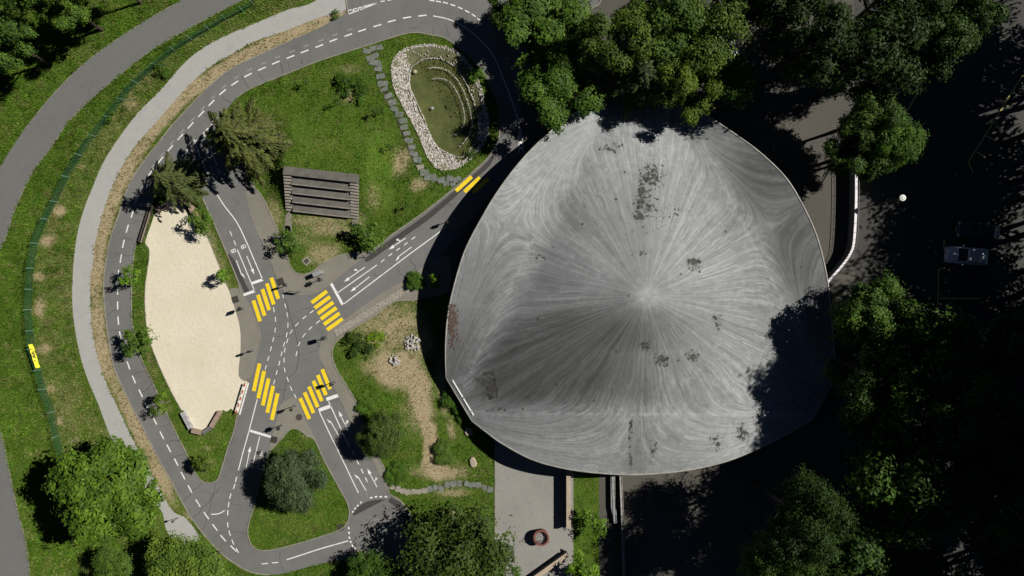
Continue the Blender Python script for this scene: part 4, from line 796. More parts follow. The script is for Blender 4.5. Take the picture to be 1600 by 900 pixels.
T = thing('cover_slab', 'square concrete cover slab in the lower tip of the lawn', 'slab', P(479, 408), 0.7); MB().box((0, 0, 0.04), (0.75, 0.75, 0.08), 0, 0.96).obj('slab', M['granite'], T); MB().box((0, 0, 0.083), (0.46, 0.46, 0.012)).obj('lid', M['iron'], T)

# ------------------------------------------------------------------ green wire fence and banner
fo = P(*FENCE[0]); F_H = 1.15; M['fence_post'] = simple('fence_post_paint', (0.16, 0.28, 0.2), None, 2, 0.5); fence = thing('wire_fence', 'long green wire mesh fence curving along the outer road', 'fence', fo)
fw = [P(u, v, 0)+Vector((0, 0, 0)) for u, v in FENCE]
fw = [p*((H-0.5)/H) for p in fw]
pm = MB().tube([(0, 0, 0), (0, 0, F_H+0.06)], 0.045, 6).mesh('post', M['fence_post']); 
for p in fw: link('post', pm, fence, Vector((p.x-fo.x, p.y-fo.y, 0)))
for a, b in zip(fw[:-1], fw[1:]):
    mb = MB(); d = b-a; L = d.length; n = int(L/0.13); o = Vector((a.x-fo.x, a.y-fo.y, 0)); d = Vector((d.x, d.y, 0))
    for k in range(9): z = 0.06+k*(F_H-0.08)/8; mb.box((L/2, 0, z), (L-0.02, 0.018, 0.018))
    for k in range(1, n): mb.box((L*k/n, 0.007, F_H/2), (0.014, 0.008, F_H-0.04))
    mb.obj('wire_panel', M['green_metal'], fence, o, math.atan2(d.y, d.x))
for u, v in ((241,102),(188,156)): q = P(u, v)*((H-0.5)/H); MB().tube([(q.x-fo.x, q.y-fo.y, 1.0), (q.x-fo.x+0.9, q.y-fo.y+0.15, 0.02)], 0.03, 6).obj('brace', M['green_metal'], fence)
A, B = P(49.5, 538)*((H-0.5)/H), P(61, 575)*((H-0.5)/H); d = B-A; T = thing('banner', 'bright yellow banner with dark print tied to the green fence', 'banner', (A.x, A.y, 0), math.atan2(d.y, d.x)); L = d.length
vv = []; ff = []; nu, nvv = 18, 5
for j in range(nvv+1):
    for i in range(nu+1): tq = j/nvv; vv.append((L*i/nu, 0.06+0.20*tq+0.02*math.sin(i*0.9+j), 1.10-0.42*tq+0.02*math.sin(i*1.3)))
for j in range(nvv):
    for i in range(nu): a = j*(nu+1)+i; ff.append((a, a+1, a+nu+2, a+nu+1))
cl = link('cloth', mesh('cloth', vv, ff, M['yellow_cloth'], True), T); sd = cl.modifiers.new('thickness', 'SOLIDIFY'); sd.thickness = 0.008
mb = MB()
for x, w, y in ((0.85, .10, .45), (1.0, .12, .38), (1.15, .08, .5), (1.28, .12, .42), (1.42, .1, .46), (0.55, .06, .3), (1.75, .06, .3)): yy = 0.06+0.20*y; mb.box((x, yy+0.03, 1.10-0.42*y+0.02), (w, 0.24, 0.012), 0, 1, -1.12)
mb.obj('print', M['black_ink'], T)
for x in (0.02, L-0.02): MB().tube([(x, 0.02, 1.05), (x, 0.10, 1.12)], 0.012, 5).obj('tie', M['white_paint'], T)

# ------------------------------------------------------------------ planter, lamps
T = thing('planter', 'round terracotta planter ring with bent wires on the plaza', 'planter', P(845, 836)); R = 0.82
MB().lathe([(R*0.86, 0), (R, 0.75), (R, 0.9), (R*0.80, 0.9), (R*0.78, 0.45)], n=36).obj('pot', M['terracotta'], T, smooth=False); MB().lathe([(R*0.80, 0.45), (R*0.5, 0.50), (0.001, 0.52)], n=24).obj('soil', M['plaza'], T)
for k in range(5): a = 0.4+k*0.5; MB().tube([(0.5*math.cos(a), 0.5*math.sin(a), 0.45), (0.45*math.cos(a), 0.45*math.sin(a), 1.2), (0.1*math.cos(a+1), 0.2*math.sin(a+1), 1.75+0.1*k), (-0.5*math.cos(a-.4), -0.4*math.sin(a), 1.3), (-0.5*math.cos(a), -0.5*math.sin(a), 0.45)], 0.014, 5).obj('hoop', M['metal'], T)
MB().add(icov*0.16*np.array([1, 1, .6])+np.array([0.75, -0.65, 0.09]), icof).obj('loose_stone', M['dark_stone'], T)
lb = P(1411, 309, 4.2); T = thing('street_lamp', 'street lamp with round white disc head over the shaded car park', 'street lamp', (lb.x, lb.y, 0)); MB().tube([(0, 0, 0), (0, 0, 4.1)], [0.07, 0.045], 8).obj('pole', M['metal_dark'], T); hd = MB().lathe([(0.05, 4.05), (0.30, 4.10), (0.31, 4.17), (0.17, 4.21), (0.16, 4.20), (0.001, 4.25)], n=28).obj('lamp_head', M['white_paint'], T, smooth=False); MB().lathe([(0.175, 4.212), (0.16, 4.222), (0.145, 4.212)], n=24).obj('cap_ring', M['cabinet'], hd)
T = thing('post_lamp', 'short dark post lamp with a round head on the pale path end', 'lamp', P(279, 808.5)); MB().tube([(0, 0, 0), (0, 0, 1.15)], 0.03, 6).obj('pole', M['metal_dark'], T); MB().lathe([(0.02, 1.1), (0.11, 1.18), (0.13, 1.27), (0.09, 1.37), (0.001, 1.4)], n=14).obj('globe', M['metal_dark'], T, smooth=True)
T = thing('marker_pole', 'thin white marker pole at the upper right rim of the shell roof', 'pole', P(1103, 181)); MB().tube([(0, 0, 0), (0, 0, 3.6)], 0.05, 8).obj('shaft', M['white_paint'], T); MB().lathe([(0.07, 3.6), (0.07, 3.66), (0.001, 3.7)], n=10).obj('cap', M['red_paint'], T)

# pale fallen leaves and petals on the plaza
lr = np.random.default_rng(15); n = 260; u = lr.uniform(777, 884, n); v = 735+lr.random(n)**1.6*160; q = PX(np.c_[u, v]); s = 0.03+0.05*lr.random(n); an = lr.random(n)*6.28
LV = np.stack([np.stack([q[:, 0]+s*np.cos(an+k*math.pi/2)*(1 if k % 2 else .6), q[:, 1]+s*np.sin(an+k*math.pi/2)*(1 if k % 2 else .6), 0.04+lr.random(n)*0.02], 1) for k in range(4)], 1).reshape(-1, 3)
M['petal'] = simple('fallen_leaf', (0.5, 0.45, 0.33), (0.36, 0.3, 0.2), 4); tag(link('fallen_leaves', npmesh('fallen_leaves', LV, np.arange(len(LV)).reshape(-1, 4), M['petal'])), 'pale fallen leaves scattered over the plaza', 'fallen leaves', kind='stuff')
# ------------------------------------------------------------------ cars
def carpaint(name, c): t = NT(name); f = t.noise(1.5, 3); return t.out(t.mix(t.ramp(f, .3, .7), c, tuple(q*0.92 for q in c)), 0.28, None, metal=0.25, spec=0.6)
M['car_white'] = carpaint('car_white', (0.72, 0.74, 0.77)); M['car_dark'] = carpaint('car_dark', (0.06, 0.065, 0.07)); M['car_blue'] = carpaint('car_blue', (0.10, 0.19, 0.30)); M['car_silver'] = carpaint('car_silver', (0.45, 0.47, 0.48))
def car(u, v, rz, label, mat, z=0.02, estate=0.0):
    T = thing('parked_car', label, 'car', P(u, v, z), rz, 'cars parked under the trees'); pm_ = M[mat]
    def loft(secs, name, m, par=T):   # each section: x, half width, z low, z high, roundness
        vs = []; fs = []; k = 10
        for x, w, z0, z1, rd in secs:
            vs += [(x, -w, z0), (x, -w*1.0, z0+(z1-z0)*.45), (x, -w*0.97, z0+(z1-z0)*.78), (x, -w*(1-rd), z1-(z1-z0)*.06), (x, -w*0.45, z1), (x, w*0.45, z1), (x, w*(1-rd), z1-(z1-z0)*.06), (x, w*0.97, z0+(z1-z0)*.78), (x, w, z0+(z1-z0)*.45), (x, w, z0)]
        for i in range(len(secs)-1):
            for j in range(k): a = i*k+j; b = i*k+(j+1) % k; fs.append((a, b, b+k, a+k))
        fs.append(tuple(range(k-1, -1, -1))); fs.append(tuple((len(secs)-1)*k+j for j in range(k))); return MB().add(vs, fs).obj(name, m, par, smooth=False)
    loft([(2.12,.62,.32,.60,.2),(2.02,.78,.26,.72,.14),(1.7,.86,.24,.84,.1),(0.95,.88,.22,.95,.08),(0.2,.885,.22,.98,.08),(-1.3,.885,.22,.98,.08),(-1.85,.86,.25,.96,.1),(-2.08,.78,.30,.86,.14),(-2.14,.66,.36,.66,.2)], 'body', pm_)
    cb = loft([(1.02,.74,.93,.965,.05),(0.42,.70,.93,1.36,.12),(0.25,.69,.93,1.42,.12),(-0.6,.69,.93,1.45,.12),(-1.2-estate*.3,.68,.93,1.40,.12),(-1.35-estate*.4,.66,.93,1.33,.12),(-1.78-estate*.1,.70,.93,.98,.06)], 'cabin', M['glassdark'])
    loft([(0.36,.64,1.37,1.39,.08),(0.22,.66,1.40,1.445,.08),(-0.6,.66,1.42,1.475,.08),(-1.15-estate*.3,.64,1.38,1.425,.08),(-1.30-estate*.4,.61,1.33,1.36,.08)], 'roof', pm_)
    for s in (-1, 1):
        for x0, z0, x1, z1 in ((1.0, .95, .36, 1.38), (-1.32, 1.36, -1.76, .97)): MB().tube([(x0, s*.735, z0+.01), (x1, s*.665, z1+.01)], 0.035, 5).obj('roof_pillar', pm_, T)
        MB().tube([(-0.45, s*.715, .96), (-0.45, s*.672, 1.44)], 0.035, 5).obj('roof_pillar', pm_, T)
        MB().box((0.62, s*.98, 1.0), (0.12, 0.2, 0.13), 0, .85).obj('wing_mirror', pm_, T)
        MB().box((2.02, s*.60, .66), (0.16, 0.3, 0.13), s*-.25).obj('headlight', M['white_paint'], T); MB().box((-2.06, s*.64, .78), (0.1, 0.26, 0.16), s*.2).obj('tail_light', M['red_paint'], T)
        for x in (1.32, -1.28):
            n = 16; vs = [(x+.31*math.cos(a*2*math.pi/n), s*y, .32+.31*math.sin(a*2*math.pi/n)) for y in (.70, .90) for a in range(n)]
            w = MB().add(vs, [tuple(range(n)), tuple(range(2*n-1, n-1, -1)), *[(a, (a+1) % n, n+(a+1) % n, n+a) for a in range(n)]]).obj('wheel', M['tyre'], T); MB().box((x, s*.905, .32), (.3, .02, .3), 0).obj('hub_cap', M['metal'], w)
    MB().box((2.155, 0, .42), (0.02, 0.5, 0.11)).obj('number_plate', M['white_paint'], T); MB().box((-2.15, 0, .55), (0.02, 0.5, 0.11)).obj('number_plate', M['white_paint'], T)
car(1504, 400, math.pi+math.radians(-4), 'pale blue-white car parked below the dark car in the shaded bays', 'car_white', estate=1)
car(1522, 362, math.pi+math.radians(-6), 'dark car parked directly above the pale car in the shaded bays', 'car_dark')
car(1508, 524, math.pi+math.radians(-3), 'silver car half hidden by branches at the lower end of the bays', 'car_silver')
car(1122, 92, 0.5, 'white car glimpsed between the tree crowns above the shell roof', 'car_white')
car(1152, 32, 0.5, 'white car glimpsed at the upper right rim of the tree group', 'car_white')
# ------------------------------------------------------------------ foliage shapes (shared by the trees)
def leaf_cloud(name, pos, nrm, size, mat, seed, aspect=0.55, tone=None):
    r = np.random.default_rng(seed); n = len(pos); nrm = nrm/(np.linalg.norm(nrm, axis=1)[:, None]+1e-9)
    a = r.normal(size=(n, 3)); tg = a-nrm*(a*nrm).sum(1)[:, None]; tg /= np.linalg.norm(tg, axis=1)[:, None]+1e-9; bt = np.cross(nrm, tg)
    s = size[:, None]; V = np.stack([pos-tg*s, pos+bt*s*aspect+nrm*s*0.12, pos+tg*s, pos-bt*s*aspect+nrm*s*0.12], 1).reshape(-1, 3)
    m = npmesh(name, V, np.arange(4*n).reshape(-1, 4), mat); at = m.attributes.new('tone', 'FLOAT', 'FACE'); at.data.foreach_set('value', (tone if tone is not None else r.random(n)).astype(np.float32)); return m
def crown_mesh(seed, lobes=13, subs=22, per_=48, leaf=0.040, lobe_r=0.36, sub_r=0.085, low=-0.55, spread=0.72, mat='leaf'):
    """unit crown: big limbs' lobes, twigs' clumps, leaves"""
    r = np.random.default_rng(seed); L = []
    for k in range(lobes):
        d = r.normal(size=3); d /= np.linalg.norm(d); d[2] = max(d[2], low); L.append(d*spread*r.uniform(0.62, 1.0)*np.array([1, 1, 0.85]))
    L.append(np.array([0.05, 0, 0.35])); L = np.array(L); lr_ = lobe_r*r.uniform(0.6, 1.25, len(L))
    C = []; LO = []
    for c, q in zip(L, lr_):
        d = r.normal(size=(subs, 3)); d /= np.linalg.norm(d, axis=1)[:, None]; d[:, 2] = np.where(d[:, 2] < -0.3, -d[:, 2], d[:, 2]); rr = q*(0.50+0.62*r.random(subs)); C.append(c+d*rr[:, None]); LO.append(np.repeat([c], subs, 0))
    C = np.concatenate(C); LO = np.concatenate(LO); tn = r.random(len(C)); n = per_
    off = r.normal(size=(len(C), n, 3))*sub_r*np.array([1, 1, 0.6]); pos = (C[:, None]+off).reshape(-1, 3); out = (C-LO); out /= np.linalg.norm(out, axis=1)[:, None]+1e-9
    nrm = (np.repeat(out[:, None], n, 1)*0.7+off/sub_r*0.35+r.normal(size=off.shape)*0.45+np.array([0, 0, 0.55])).reshape(-1, 3)
    tone = np.clip(np.repeat(tn, n)*0.72+r.random(len(pos))*0.28, 0, 1); return leaf_cloud('crown', pos, nrm, leaf*(0.6+0.7*r.random(len(pos))), M[mat], seed, 0.5, tone)
CR = {
 'chestnut': [crown_mesh(105, 44, 20, 32, 0.044, 0.25, 0.055, spread=0.74), crown_mesh(102, 24, 22, 38, 0.044, 0.27, 0.06, spread=0.82)],
 'broad': [crown_mesh(s, 22, 20, 42, 0.035, 0.26, 0.06, spread=0.86) for s in (111, 112, 113, 114)],
 'loose': [crown_mesh(s, 12, 17, 34, 0.040, 0.40, 0.09, spread=0.8) for s in (121, 122, 123)],
 'fine': [crown_mesh(s, 18, 34, 50, 0.024, 0.30, 0.06) for s in (131, 132)],
 'dense': [crown_mesh(s, 34, 34, 40, 0.026, 0.30, 0.05, spread=0.68, mat='needle') for s in (141, 142)],
 'sapling': [crown_mesh(s, 9, 7, 13, 0.10, 0.40, 0.11, spread=0.85) for s in (151, 152, 153, 154)],
 'sparse': [crown_mesh(s, 12, 10, 18, 0.042, 0.40, 0.10, spread=0.85) for s in (171, 172)],
 'twig': [crown_mesh(s, 4, 4, 6, 0.15, 0.5, 0.2, spread=0.6) for s in (161, 162)],
}
def trunk_mesh(seed, mat):
    """unit tree: stem to 0.62 of the height, limbs reaching into the crown"""
    r = random.Random(seed); mb = MB(); top = (r.uniform(-.03, .03), r.uniform(-.03, .03), 0.66)
    mb.tube([(0, 0, -0.02), (0.005, 0, 0.1), (top[0]*.5, top[1]*.5, 0.35), top], [0.034, 0.026, 0.020, 0.010], 8)
    for k in range(7):
        a = k*0.9+r.random(); z = 0.28+0.055*k; e = r.uniform(0.20, 0.32); mb.tube([(top[0]*z, top[1]*z, z), (e*.5*math.cos(a), e*.5*math.sin(a), z+0.10), (e*math.cos(a), e*math.sin(a), z+0.20+r.uniform(0, .06))], [0.012, 0.008, 0.003], 5)
    return mb.mesh('trunk', mat)
TR = [trunk_mesh(s, M['bark']) for s in (1, 2, 3)]; TRP = [trunk_mesh(s, M['pale_bark']) for s in (4, 5)]
def tree(u, v, R, h, label, kind='broad', tint=(1, 1, 1), name='tree', idx=None, group=None, cz=0.62, hz=None, ground=False, pale=False, cat_='tree'):
    """u, v: plan position where the crown's middle shows (or the trunk's foot when ground is set); R in plan units"""
    c = h*cz; q = P(u, v, 0 if ground else c); R_ = R/PXM*(1 if ground else (H-c)/H); base = (q.x, q.y, float(gz(q.x, q.y)))
    T = thing(name, label, cat_, base, random.uniform(0, 6.28), group); protos = CR[kind]; i = (idx if idx is not None else random.randrange(99)) % len(protos)
    t_ = link('trunk', (TRP if pale else TR)[random.randrange(2)], T); t_.scale = (min(h*0.9, 2.1*R_),)*2+(h,)
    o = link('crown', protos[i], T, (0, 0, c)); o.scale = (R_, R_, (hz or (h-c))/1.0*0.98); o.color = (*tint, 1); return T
def conifer_mesh(seed, whorls=11, per_=8, n=120, spread=0.36):
    """unit conifer: whorls of long drooping boughs, each a feather of narrow sprays"""
    r = np.random.default_rng(seed); pos, dr, sz = [], [], []; mbk_ = MB(); mbk_.tube([(0, 0, -.01), (0, 0, .5), (0, 0, .99)], [.022, .014, .002], 7)
    for w in range(whorls):
        z0 = 0.10+0.88*(w/(whorls-1))**0.95; L = spread*(1-z0)**0.62*(1+0.12*r.normal())+0.03
        for k in range(per_ if z0 < 0.8 else 6):
            a = 2*math.pi*(k/per_)+w*1.1+r.normal()*0.28; l = L*r.uniform(0.6, 1.3); m = int(n*max(0.25, l/spread)); s = r.random(m)**0.75
            sd = np.where(r.random(m) < 0.5, -1, 1); wd = 0.34*l*np.sin(np.clip(s*0.9+0.1, 0, 1)*math.pi)**0.8*(1.05-s*0.5)*r.random(m); x = s*l; lat = sd*wd*0.55; x2 = x+wd*0.35
            zz = z0+0.05*x/spread-0.20*(x2/spread)**1.8-np.abs(lat)*0.55-r.random(m)*0.012
            ca, sa = math.cos(a), math.sin(a); pos.append(np.stack([x2*ca-lat*sa, x2*sa+lat*ca, zz], 1))
            dx, dl = 0.8+0*x, sd*(0.75-0.4*s); dr.append(np.stack([dx*ca-dl*sa, dx*sa+dl*ca, -0.35-0.3*s], 1)+r.normal(size=(m, 3))*0.22); sz.append(0.024*(0.6+0.8*r.random(m)))
            mbk_.tube([(0, 0, z0), (l*.5*ca, l*.5*sa, z0+.0), (l*ca*.95, l*sa*.95, z0+0.05*l/spread-.20*(l/spread)**1.8)], [.004, .003, .001], 4, False)
    pos = np.concatenate(pos); tg = np.concatenate(dr); tg /= np.linalg.norm(tg, axis=1)[:, None]; sz = np.concatenate(sz)[:, None]; up = np.array([0, 0, 1.0])+r.normal(size=pos.shape)*0.35; bt = np.cross(up, tg); bt /= np.linalg.norm(bt, axis=1)[:, None]
    V = np.stack([pos-tg*sz, pos+bt*sz*0.26, pos+tg*sz, pos-bt*sz*0.26], 1).reshape(-1, 3); m = npmesh('crown', V, np.arange(len(V)).reshape(-1, 4), M['needle']); at = m.attributes.new('tone', 'FLOAT', 'FACE'); at.data.foreach_set('value', r.random(len(pos)).astype(np.float32))
    return m, mbk_.mesh('trunk', M['bark'])
def conifer(u, v, h, label, seed, tint=(1, 1, 1), spread=0.36, w=1.0, n=70, name='conifer', group=None):
    cm, tm = conifer_mesh(seed, n=n, spread=spread); q = P(u, v); T = thing(name, label, 'tree', (q.x, q.y, float(gz(q.x, q.y))), seed, group); a = link('trunk', tm, T); a.scale = (h*w, h*w, h); b = link('crown', cm, T); b.scale = (h*w, h*w, h); b.color = (*tint, 1); return T

# ---- left side
random.seed(21)
tree(166, 772, 92, 10.5, 'very large bright green broadleaf tree between the outer road and the pale path', 'chestnut', (1.15, 1.2, 0.9), idx=0, cz=0.58)
tree(312, 890, 92, 7.0, 'grey-green bushy tree at the bottom edge beside the ring lane', 'fine', (1.6, 1.45, 1.7), idx=0)
tree(168, 898, 46, 5, 'soft grey-green shrub tree at the bottom edge below the very large tree', 'fine', (1.15, 1.15, 1.35), idx=1)
tree(8, 66, 48, 10, 'dark tree cut by the left edge near the top corner', 'broad', (0.75, 0.85, 0.9), idx=0)
tree(92, 4, 46, 11, 'bright green tree at the top edge above the outer road verge', 'broad', (1.1, 1.15, 1.1), idx=1)
tree(40, -22, 60, 12, 'dark tree in the top left corner between two others', 'loose', (0.6, 0.7, 0.7), idx=1)
tree(165, -38, 40, 10, 'tree crown just touching the top edge above the outer road', 'broad', (0.8, 0.9, 0.9), idx=2)
conifer(404, 232, 9.5, 'large olive-green conifer with spreading branches beside the stepped seating lawn', 31, (1.2, 1.1, 0.85), 0.50, 1.0, 260)
conifer(292, 290, 6.4, 'dark conifer at the upper tip of the sand pitch island', 32, (1.0, 1.0, 0.9), 0.50, 1.0, 200)
tree(462, 750, 57, 5.2, 'dense round blue-green bush tree on the small triangular island', 'dense', (0.8, 0.95, 1.4), idx=0, cz=0.5, hz=2.8)
tree(598, 678, 44, 4.4, 'olive-green round tree overhanging the lower-right lane', 'dense', (0.85, 1.05, 0.6), idx=1, cz=0.55)
tree(715, 868, 88, 8, 'wide dark olive tree at the bottom edge left of the plaza', 'loose', (0.58, 0.56, 0.62), idx=0, cz=0.55)
tree(690, 880, 55, 5.5, 'lower dark olive tree beneath the wide bottom-edge tree', 'fine', (0.6, 0.62, 0.7), idx=0)
tree(590, 905, 48, 4.0, 'dark leafy bush at the bottom edge inside the curved kerb', 'broad', (0.7, 0.85, 0.8), idx=3)
# ---- group above the shell
G = 'trees grouped above the shell roof'
for u, v, R, h, lab, k, tn, i in (
 (862,52,80,6.2,'bright green tall tree at the left end of the group above the shell','chestnut',(0.86,0.96,0.73),1),
 (880,140,70,7.5,'bright green tree hanging over the upper left rim of the shell','broad',(0.86,0.99,0.77),0),
 (800,20,44,5.2,'green tree leaning over the bend of the ring lane','broad',(0.82,0.90,0.77),1),
 (960,62,66,10.5,'olive-green tree in the middle of the group above the shell','broad',(0.90,0.84,0.69),2),
 (1040,40,72,11,'deep green tree at the top middle of the group above the shell','broad',(0.73,0.82,0.73),3),
 (1105,62,66,10.5,'mid-green tree right of the middle of the group above the shell','loose',(0.86,0.86,0.73),2),
 (1078,138,58,9.5,'yellowish-green tree hanging over the upper right rim of the shell','broad',(1.12,0.99,0.69),1),
 (1150,118,50,8.5,'green tree at the right end of the group above the shell','loose',(0.77,0.90,0.82),1),
 (1140,-6,58,10,'pale olive tree at the top edge right of the group','loose',(1.03,0.93,0.86),0),
 (905,100,46,8.5,'small dark green tree wedged inside the group above the shell','fine',(0.65,0.77,0.69),1)):
    tree(u, v, R, h, lab, k, tn, idx=i, group=G)
conifer(984, 148, 9.0, 'dark conifer in the shaded hollow of the group above the shell', 33, (0.7, 0.8, 0.8), 0.46, 1.0, 200)
# ---- right side; most crown tints darkened to stand in for shade
G = 'shaded trees round the car park'
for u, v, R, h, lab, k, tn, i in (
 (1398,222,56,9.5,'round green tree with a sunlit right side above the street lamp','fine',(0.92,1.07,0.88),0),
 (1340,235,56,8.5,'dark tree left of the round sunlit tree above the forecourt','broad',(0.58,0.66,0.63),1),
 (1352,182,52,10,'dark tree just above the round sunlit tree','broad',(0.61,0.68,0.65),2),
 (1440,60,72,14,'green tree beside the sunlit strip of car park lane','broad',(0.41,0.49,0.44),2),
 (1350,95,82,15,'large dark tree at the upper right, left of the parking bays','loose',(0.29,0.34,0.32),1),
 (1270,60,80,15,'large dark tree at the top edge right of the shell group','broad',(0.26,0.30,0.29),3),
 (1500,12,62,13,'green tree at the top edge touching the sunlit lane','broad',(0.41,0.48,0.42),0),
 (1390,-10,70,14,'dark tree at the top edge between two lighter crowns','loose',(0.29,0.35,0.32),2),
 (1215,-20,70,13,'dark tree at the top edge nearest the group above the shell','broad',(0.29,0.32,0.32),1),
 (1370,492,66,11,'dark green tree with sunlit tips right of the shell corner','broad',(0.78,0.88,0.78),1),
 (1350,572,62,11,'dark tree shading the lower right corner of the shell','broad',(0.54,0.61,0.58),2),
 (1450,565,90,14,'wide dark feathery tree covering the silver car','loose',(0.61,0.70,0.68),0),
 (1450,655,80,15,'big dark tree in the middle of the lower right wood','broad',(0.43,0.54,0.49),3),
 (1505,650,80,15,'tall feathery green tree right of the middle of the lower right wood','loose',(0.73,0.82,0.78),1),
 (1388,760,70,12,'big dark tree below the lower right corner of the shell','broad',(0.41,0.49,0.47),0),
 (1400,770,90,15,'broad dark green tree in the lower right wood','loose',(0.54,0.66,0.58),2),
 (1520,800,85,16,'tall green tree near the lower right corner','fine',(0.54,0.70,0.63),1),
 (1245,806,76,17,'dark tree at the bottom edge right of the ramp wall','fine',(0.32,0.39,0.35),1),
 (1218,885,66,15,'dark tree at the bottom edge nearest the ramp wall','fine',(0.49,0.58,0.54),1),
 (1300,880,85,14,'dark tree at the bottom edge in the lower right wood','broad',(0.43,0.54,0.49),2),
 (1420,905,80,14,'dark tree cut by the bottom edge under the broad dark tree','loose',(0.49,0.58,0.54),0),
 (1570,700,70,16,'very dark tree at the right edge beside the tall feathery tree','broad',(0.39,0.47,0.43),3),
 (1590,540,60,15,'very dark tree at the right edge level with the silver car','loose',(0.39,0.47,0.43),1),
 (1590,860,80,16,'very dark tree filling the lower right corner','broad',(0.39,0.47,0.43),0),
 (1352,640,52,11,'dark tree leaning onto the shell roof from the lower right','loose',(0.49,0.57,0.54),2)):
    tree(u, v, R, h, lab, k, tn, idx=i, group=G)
# wood inferred outside the right edge; placed and sized to shade the car park
G = 'unseen tall wood beyond the right edge'
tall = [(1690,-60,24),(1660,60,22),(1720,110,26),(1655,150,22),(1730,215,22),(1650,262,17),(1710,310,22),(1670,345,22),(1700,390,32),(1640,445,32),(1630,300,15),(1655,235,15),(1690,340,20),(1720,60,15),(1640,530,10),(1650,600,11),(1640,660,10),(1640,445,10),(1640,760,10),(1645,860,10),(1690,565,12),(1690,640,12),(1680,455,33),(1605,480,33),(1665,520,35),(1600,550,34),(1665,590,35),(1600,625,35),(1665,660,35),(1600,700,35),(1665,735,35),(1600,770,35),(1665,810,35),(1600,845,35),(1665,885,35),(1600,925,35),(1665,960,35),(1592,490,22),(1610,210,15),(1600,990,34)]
for n_, (u, v, h) in enumerate(tall): tree(u, v, 80+(n_*37 % 20), h, 'tall dark tree of the unseen wood beyond the right edge of the car park', 'sparse' if 225 < v < 425 else 'loose' if v < 360 or n_ % 2 else 'broad', (0.4, 0.46, 0.44), idx=n_, group=G, ground=True, cz=0.6)
# ---- saplings and shrubs
G = 'young trees planted round the lanes'
for u, v, R, h, lab, tn, i in (
 (217,430,11,2.9,'bright green sapling leaning over the ring lane left of the sand pitch',(1.6,1.75,1.0),0),
 (356,432,9,2.7,'yellow-green sapling on the right edge of the sand pitch',(1.7,1.9,1.0),1),
 (326,352,15,2.8,'sparse green sapling by the upper right sand pitch edge',(1.1,1.2,0.9),2),
 (229,533,19,3.0,'open-crowned sapling left of the sand pitch, halfway down the ring lane',(1.0,1.05,1.0),3),
 (266,627,12,2.7,'thin yellowish sapling at the lower left of the sand pitch',(1.5,1.4,0.9),0),
 (327,722,14,2.6,'sapling on the bottom grass tip of the sand pitch island',(1.2,1.05,0.9),1),
 (458,382,15,2.2,'small grey-green tree on the left tip below the stepped seating',(0.9,1.0,1.2),2),
 (578,368,19,2.6,'feathery young tree on the lawn edge below the stepped seating',(1.0,1.1,1.1),3),
 (924,806,16,2.6,'leafy young tree right of the tan-topped plaza wall',(1.4,1.5,0.8),0),
 (912,880,22,2.6,'bright leafy young tree at the bottom edge right of the slanting wall',(1.5,1.6,0.8),1),
 (790,890,20,3.2,'leafy branch end of a young tree over the lower left plaza corner',(0.95,1.1,0.9),2)):
    tree(u, v, R*1.3, h, lab, 'sapling', tn, name='sapling', idx=i, group=G, ground=True, cz=0.64, hz=h*0.42, pale=True)
G = 'staked twigs on the lawn'
for u, v, h, lab in ((483,131,1.7,'bare staked twig on the lawn nearest the ring lane'),(531,163,1.8,'bare staked twig in the middle of the lawn'),(590,178,1.7,'small leafy twig left of the stepping stones'),(612,234,1.8,'bare staked twig on the lawn above the stepped seating corner'),(640,322,1.5,'small dark twig bush on the lawn near the yellow bars by the shell'),(600,176,1.2,'low twig right beside the stepping stones'),(776,178,1.6,'thin twig between the pond and the lane')):
    tree(u, v, 8, h, lab, 'twig', (0.7, 0.8, 0.6), name='staked_twig', group=G, ground=True, cz=0.7, pale=True, cat_='twig')
G = 'low shrubs on the grass'
for u, v, R, h, k, tn, lab in (
 (553,133,24,0.9,'sapling',(0.6,0.75,0.5),'low dark spreading shrub in the upper lawn'),(562,540,22,0.8,'sapling',(0.45,0.5,0.4),'low dark purple-green shrub at the tip of the worn grass island'),(590,528,14,0.5,'sapling',(1.9,1.8,0.7),'yellow-green low plant beside the dark shrub'),
 (697,705,22,0.9,'fine',(1.3,1.25,1.6),'grey-green lavender bush by the stepping stone trail'),(620,738,20,0.6,'broad',(0.9,1.05,0.8),'dark leafy bush at the lower end of the worn path'),(572,636,16,0.5,'broad',(1.0,1.15,0.8),'leafy shrub above the olive-green round tree'),
 (258,112,13,0.9,'sapling',(0.8,0.9,0.7),'small shrub by the brace of the green fence'),(175,184,9,0.8,'sapling',(0.8,0.9,0.8),'small shrub at the fence end near the meadow'),(250,102,8,0.7,'sapling',(0.8,0.9,0.7),'tiny shrub left of the fence brace shrub'),(524,24,7,0.5,'sapling',(0.8,1.0,0.6),'tuft of weeds at the tip of the dry verge'),
 (683,440,13,2.2,'sapling',(1.5,1.7,0.7),'upright yellow-green shrub in the shade beside the shell'),(650,440,16,0.9,'broad',(0.8,1.0,0.7),'dark shrub at the edge of the shell roof shadow'),(715,620,26,0.8,'broad',(0.7,0.9,0.7),'leafy shrub under the lower left corner of the shell'),(735,650,22,0.7,'broad',(0.8,1.0,0.7),'low green bush below the metal flashing of the shell'),(738,240,13,0.4,'twig',(0.55,0.6,0.45),'reeds at the lower right bank of the pond'),(745,120,14,0.7,'sapling',(0.9,1.1,0.7),'bright weed clump on the right bank of the pond')):
    tree(u, v, R, h, lab, k, tn, name='shrub', group=G, ground=True, cz=0.45, hz=h*0.6, cat_='shrub')

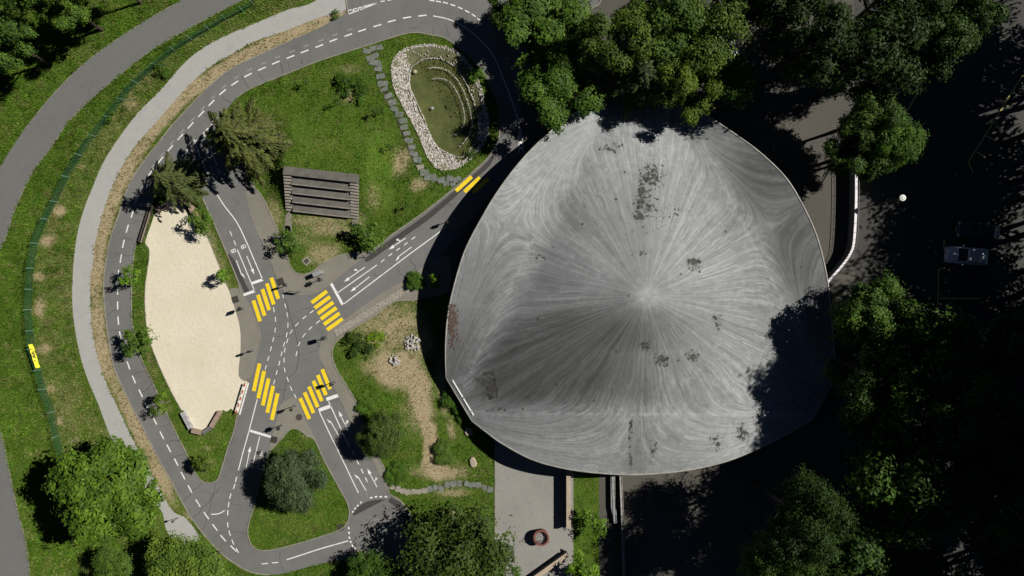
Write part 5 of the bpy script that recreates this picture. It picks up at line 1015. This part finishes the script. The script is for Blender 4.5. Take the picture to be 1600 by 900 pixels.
# ------------------------------------------------------------------ grass blades
def blades(N, seed, hmin, hmax, region):
    r = np.random.default_rng(seed); u = r.uniform(region[0], region[2], N); v = r.uniform(region[1], region[3], N); xy0 = np.c_[(u-800)/PXM, (450-v)/PXM]; xy = xy0+r.normal(size=xy0.shape)*0.06
    bad = np.zeros(N, bool)
    for poly in (PATH, OUTROAD, SAND, POND, FORE, PLAZA, *PAVE.values()): bad |= pip(xy, PX(poly))
    inroad = pip(xy, PX(ASPHALT))
    for isl in (ISL_A, ISL_D, ISL_L, ISL_G): inroad &= ~pip(xy, PX(isl))
    bad |= inroad; a, b = am_local(xy[:, 0], xy[:, 1]); bad |= (a > -0.05) & (a < AM_W+0.05) & (b > -0.02) & (b < AM_D+0.02)
    bad &= ~pip(xy, PX(BED))
    xy = xy0[~bad]; d = dryness(xy[:, 0], xy[:, 1])+0.9*(fbm(xy[:, 0], xy[:, 1], 0.6, 2)-0.5); keep = r.random(len(xy)) > np.clip(d*1.25-0.2, 0, 0.74); xy, d = xy[keep], d[keep]; n = len(xy)
    meadow = (xy[:, 0] < -37) | ((xy[:, 0] < -24) & (xy[:, 1] > 20)); hh = (hmin+(hmax-hmin)*r.random(n)**1.5)*np.where(meadow, 1.6, 1.0)*(0.6+0.8*fbm(xy[:, 0], xy[:, 1], 1.4, 3)); z = gz(xy[:, 0], xy[:, 1])
    V = []; 
    for k in range(2):
        an = r.random(n)*6.28; ln = hh*(0.25+0.7*r.random(n)); w = 0.022+0.03*r.random(n); dx, dy = np.cos(an), np.sin(an)
        b = np.c_[xy+r.normal(size=(n, 2))*0.02, z]; V.append(np.stack([b+np.c_[-dy*w, dx*w, 0*w], b-np.c_[-dy*w, dx*w, 0*w], b+np.c_[dx*ln, dy*ln, hh]], 1))
    V = np.concatenate(V).reshape(-1, 3); m = npmesh('grass', V, np.arange(len(V)).reshape(-1, 3), M['blade'])
    dd = np.clip(np.tile(d, 2)*1.5-0.05, 0, 1)[:, None]; p = fbm(xy[:, 0], xy[:, 1], 4.0, 0); p = np.tile(p, 2)[:, None]; q = r.random((2*n, 1)); q2 = np.tile(fbm(xy[:, 0], xy[:, 1], 0.9, 1), 2)[:, None]
    g = np.array([0.072, 0.160, 0.015])*(0.45+0.9*q)*(0.35+1.3*q2)*(0.65+0.7*p)+np.array([0.06, 0.04, 0.004])*p*q; s = np.array([0.36, 0.29, 0.14])*(0.5+0.8*q); col = np.c_[g*(1-dd)+s*dd, np.ones(2*n)]
    at = m.attributes.new('col', 'FLOAT_COLOR', 'FACE'); at.data.foreach_set('color', col.astype(np.float32).ravel()); return m
t = NT('grass_blade'); c_ = t.attr('col').outputs['Color']; t.out(c_, 0.8, spec=0.1); tr = t.n("ShaderNodeBsdfTranslucent"); t.t.links.new(c_, tr.inputs[0]); mx = t.n("ShaderNodeMixShader"); mx.inputs[0].default_value = 0.25
t.t.links.new(t.b.outputs[0], mx.inputs[1]); t.t.links.new(tr.outputs[0], mx.inputs[2]); t.t.links.new(mx.outputs[0], t.t.nodes["Material Output"].inputs[0]); M['blade'] = t.m
tag(link('grass', blades(420000, 9, 0.05, 0.16, (-40, -30, 960, 930))), 'short grass blades covering the meadow and the grass islands', 'grass', kind='stuff')
# planting in the pond shelves
r = np.random.default_rng(77); n = 2600; u = 640+r.random(n)*125; v = 75+r.random(n)*175; xy = PX(np.c_[u, v]); ok = pip(xy, PX(POND)) & (u > np.interp(v, [70,100,140,190,240],[640,652,690,715,712])); xy = xy[ok]; n = len(xy)
pos = np.c_[xy, -0.22+0.25*r.random(n)]; pm_ = leaf_cloud('pond_plants', pos, r.normal(size=(n, 3))*np.array([1, 1, .4]), 0.07+0.09*r.random(n), M['leaf'], 78, 0.28); o = link('pond_plants', pm_, None); o.color = (1.5, 1.05, 0.8, 1); tag(o, 'sparse brownish water plants on the right shelves of the pond', 'water plants', kind='stuff')
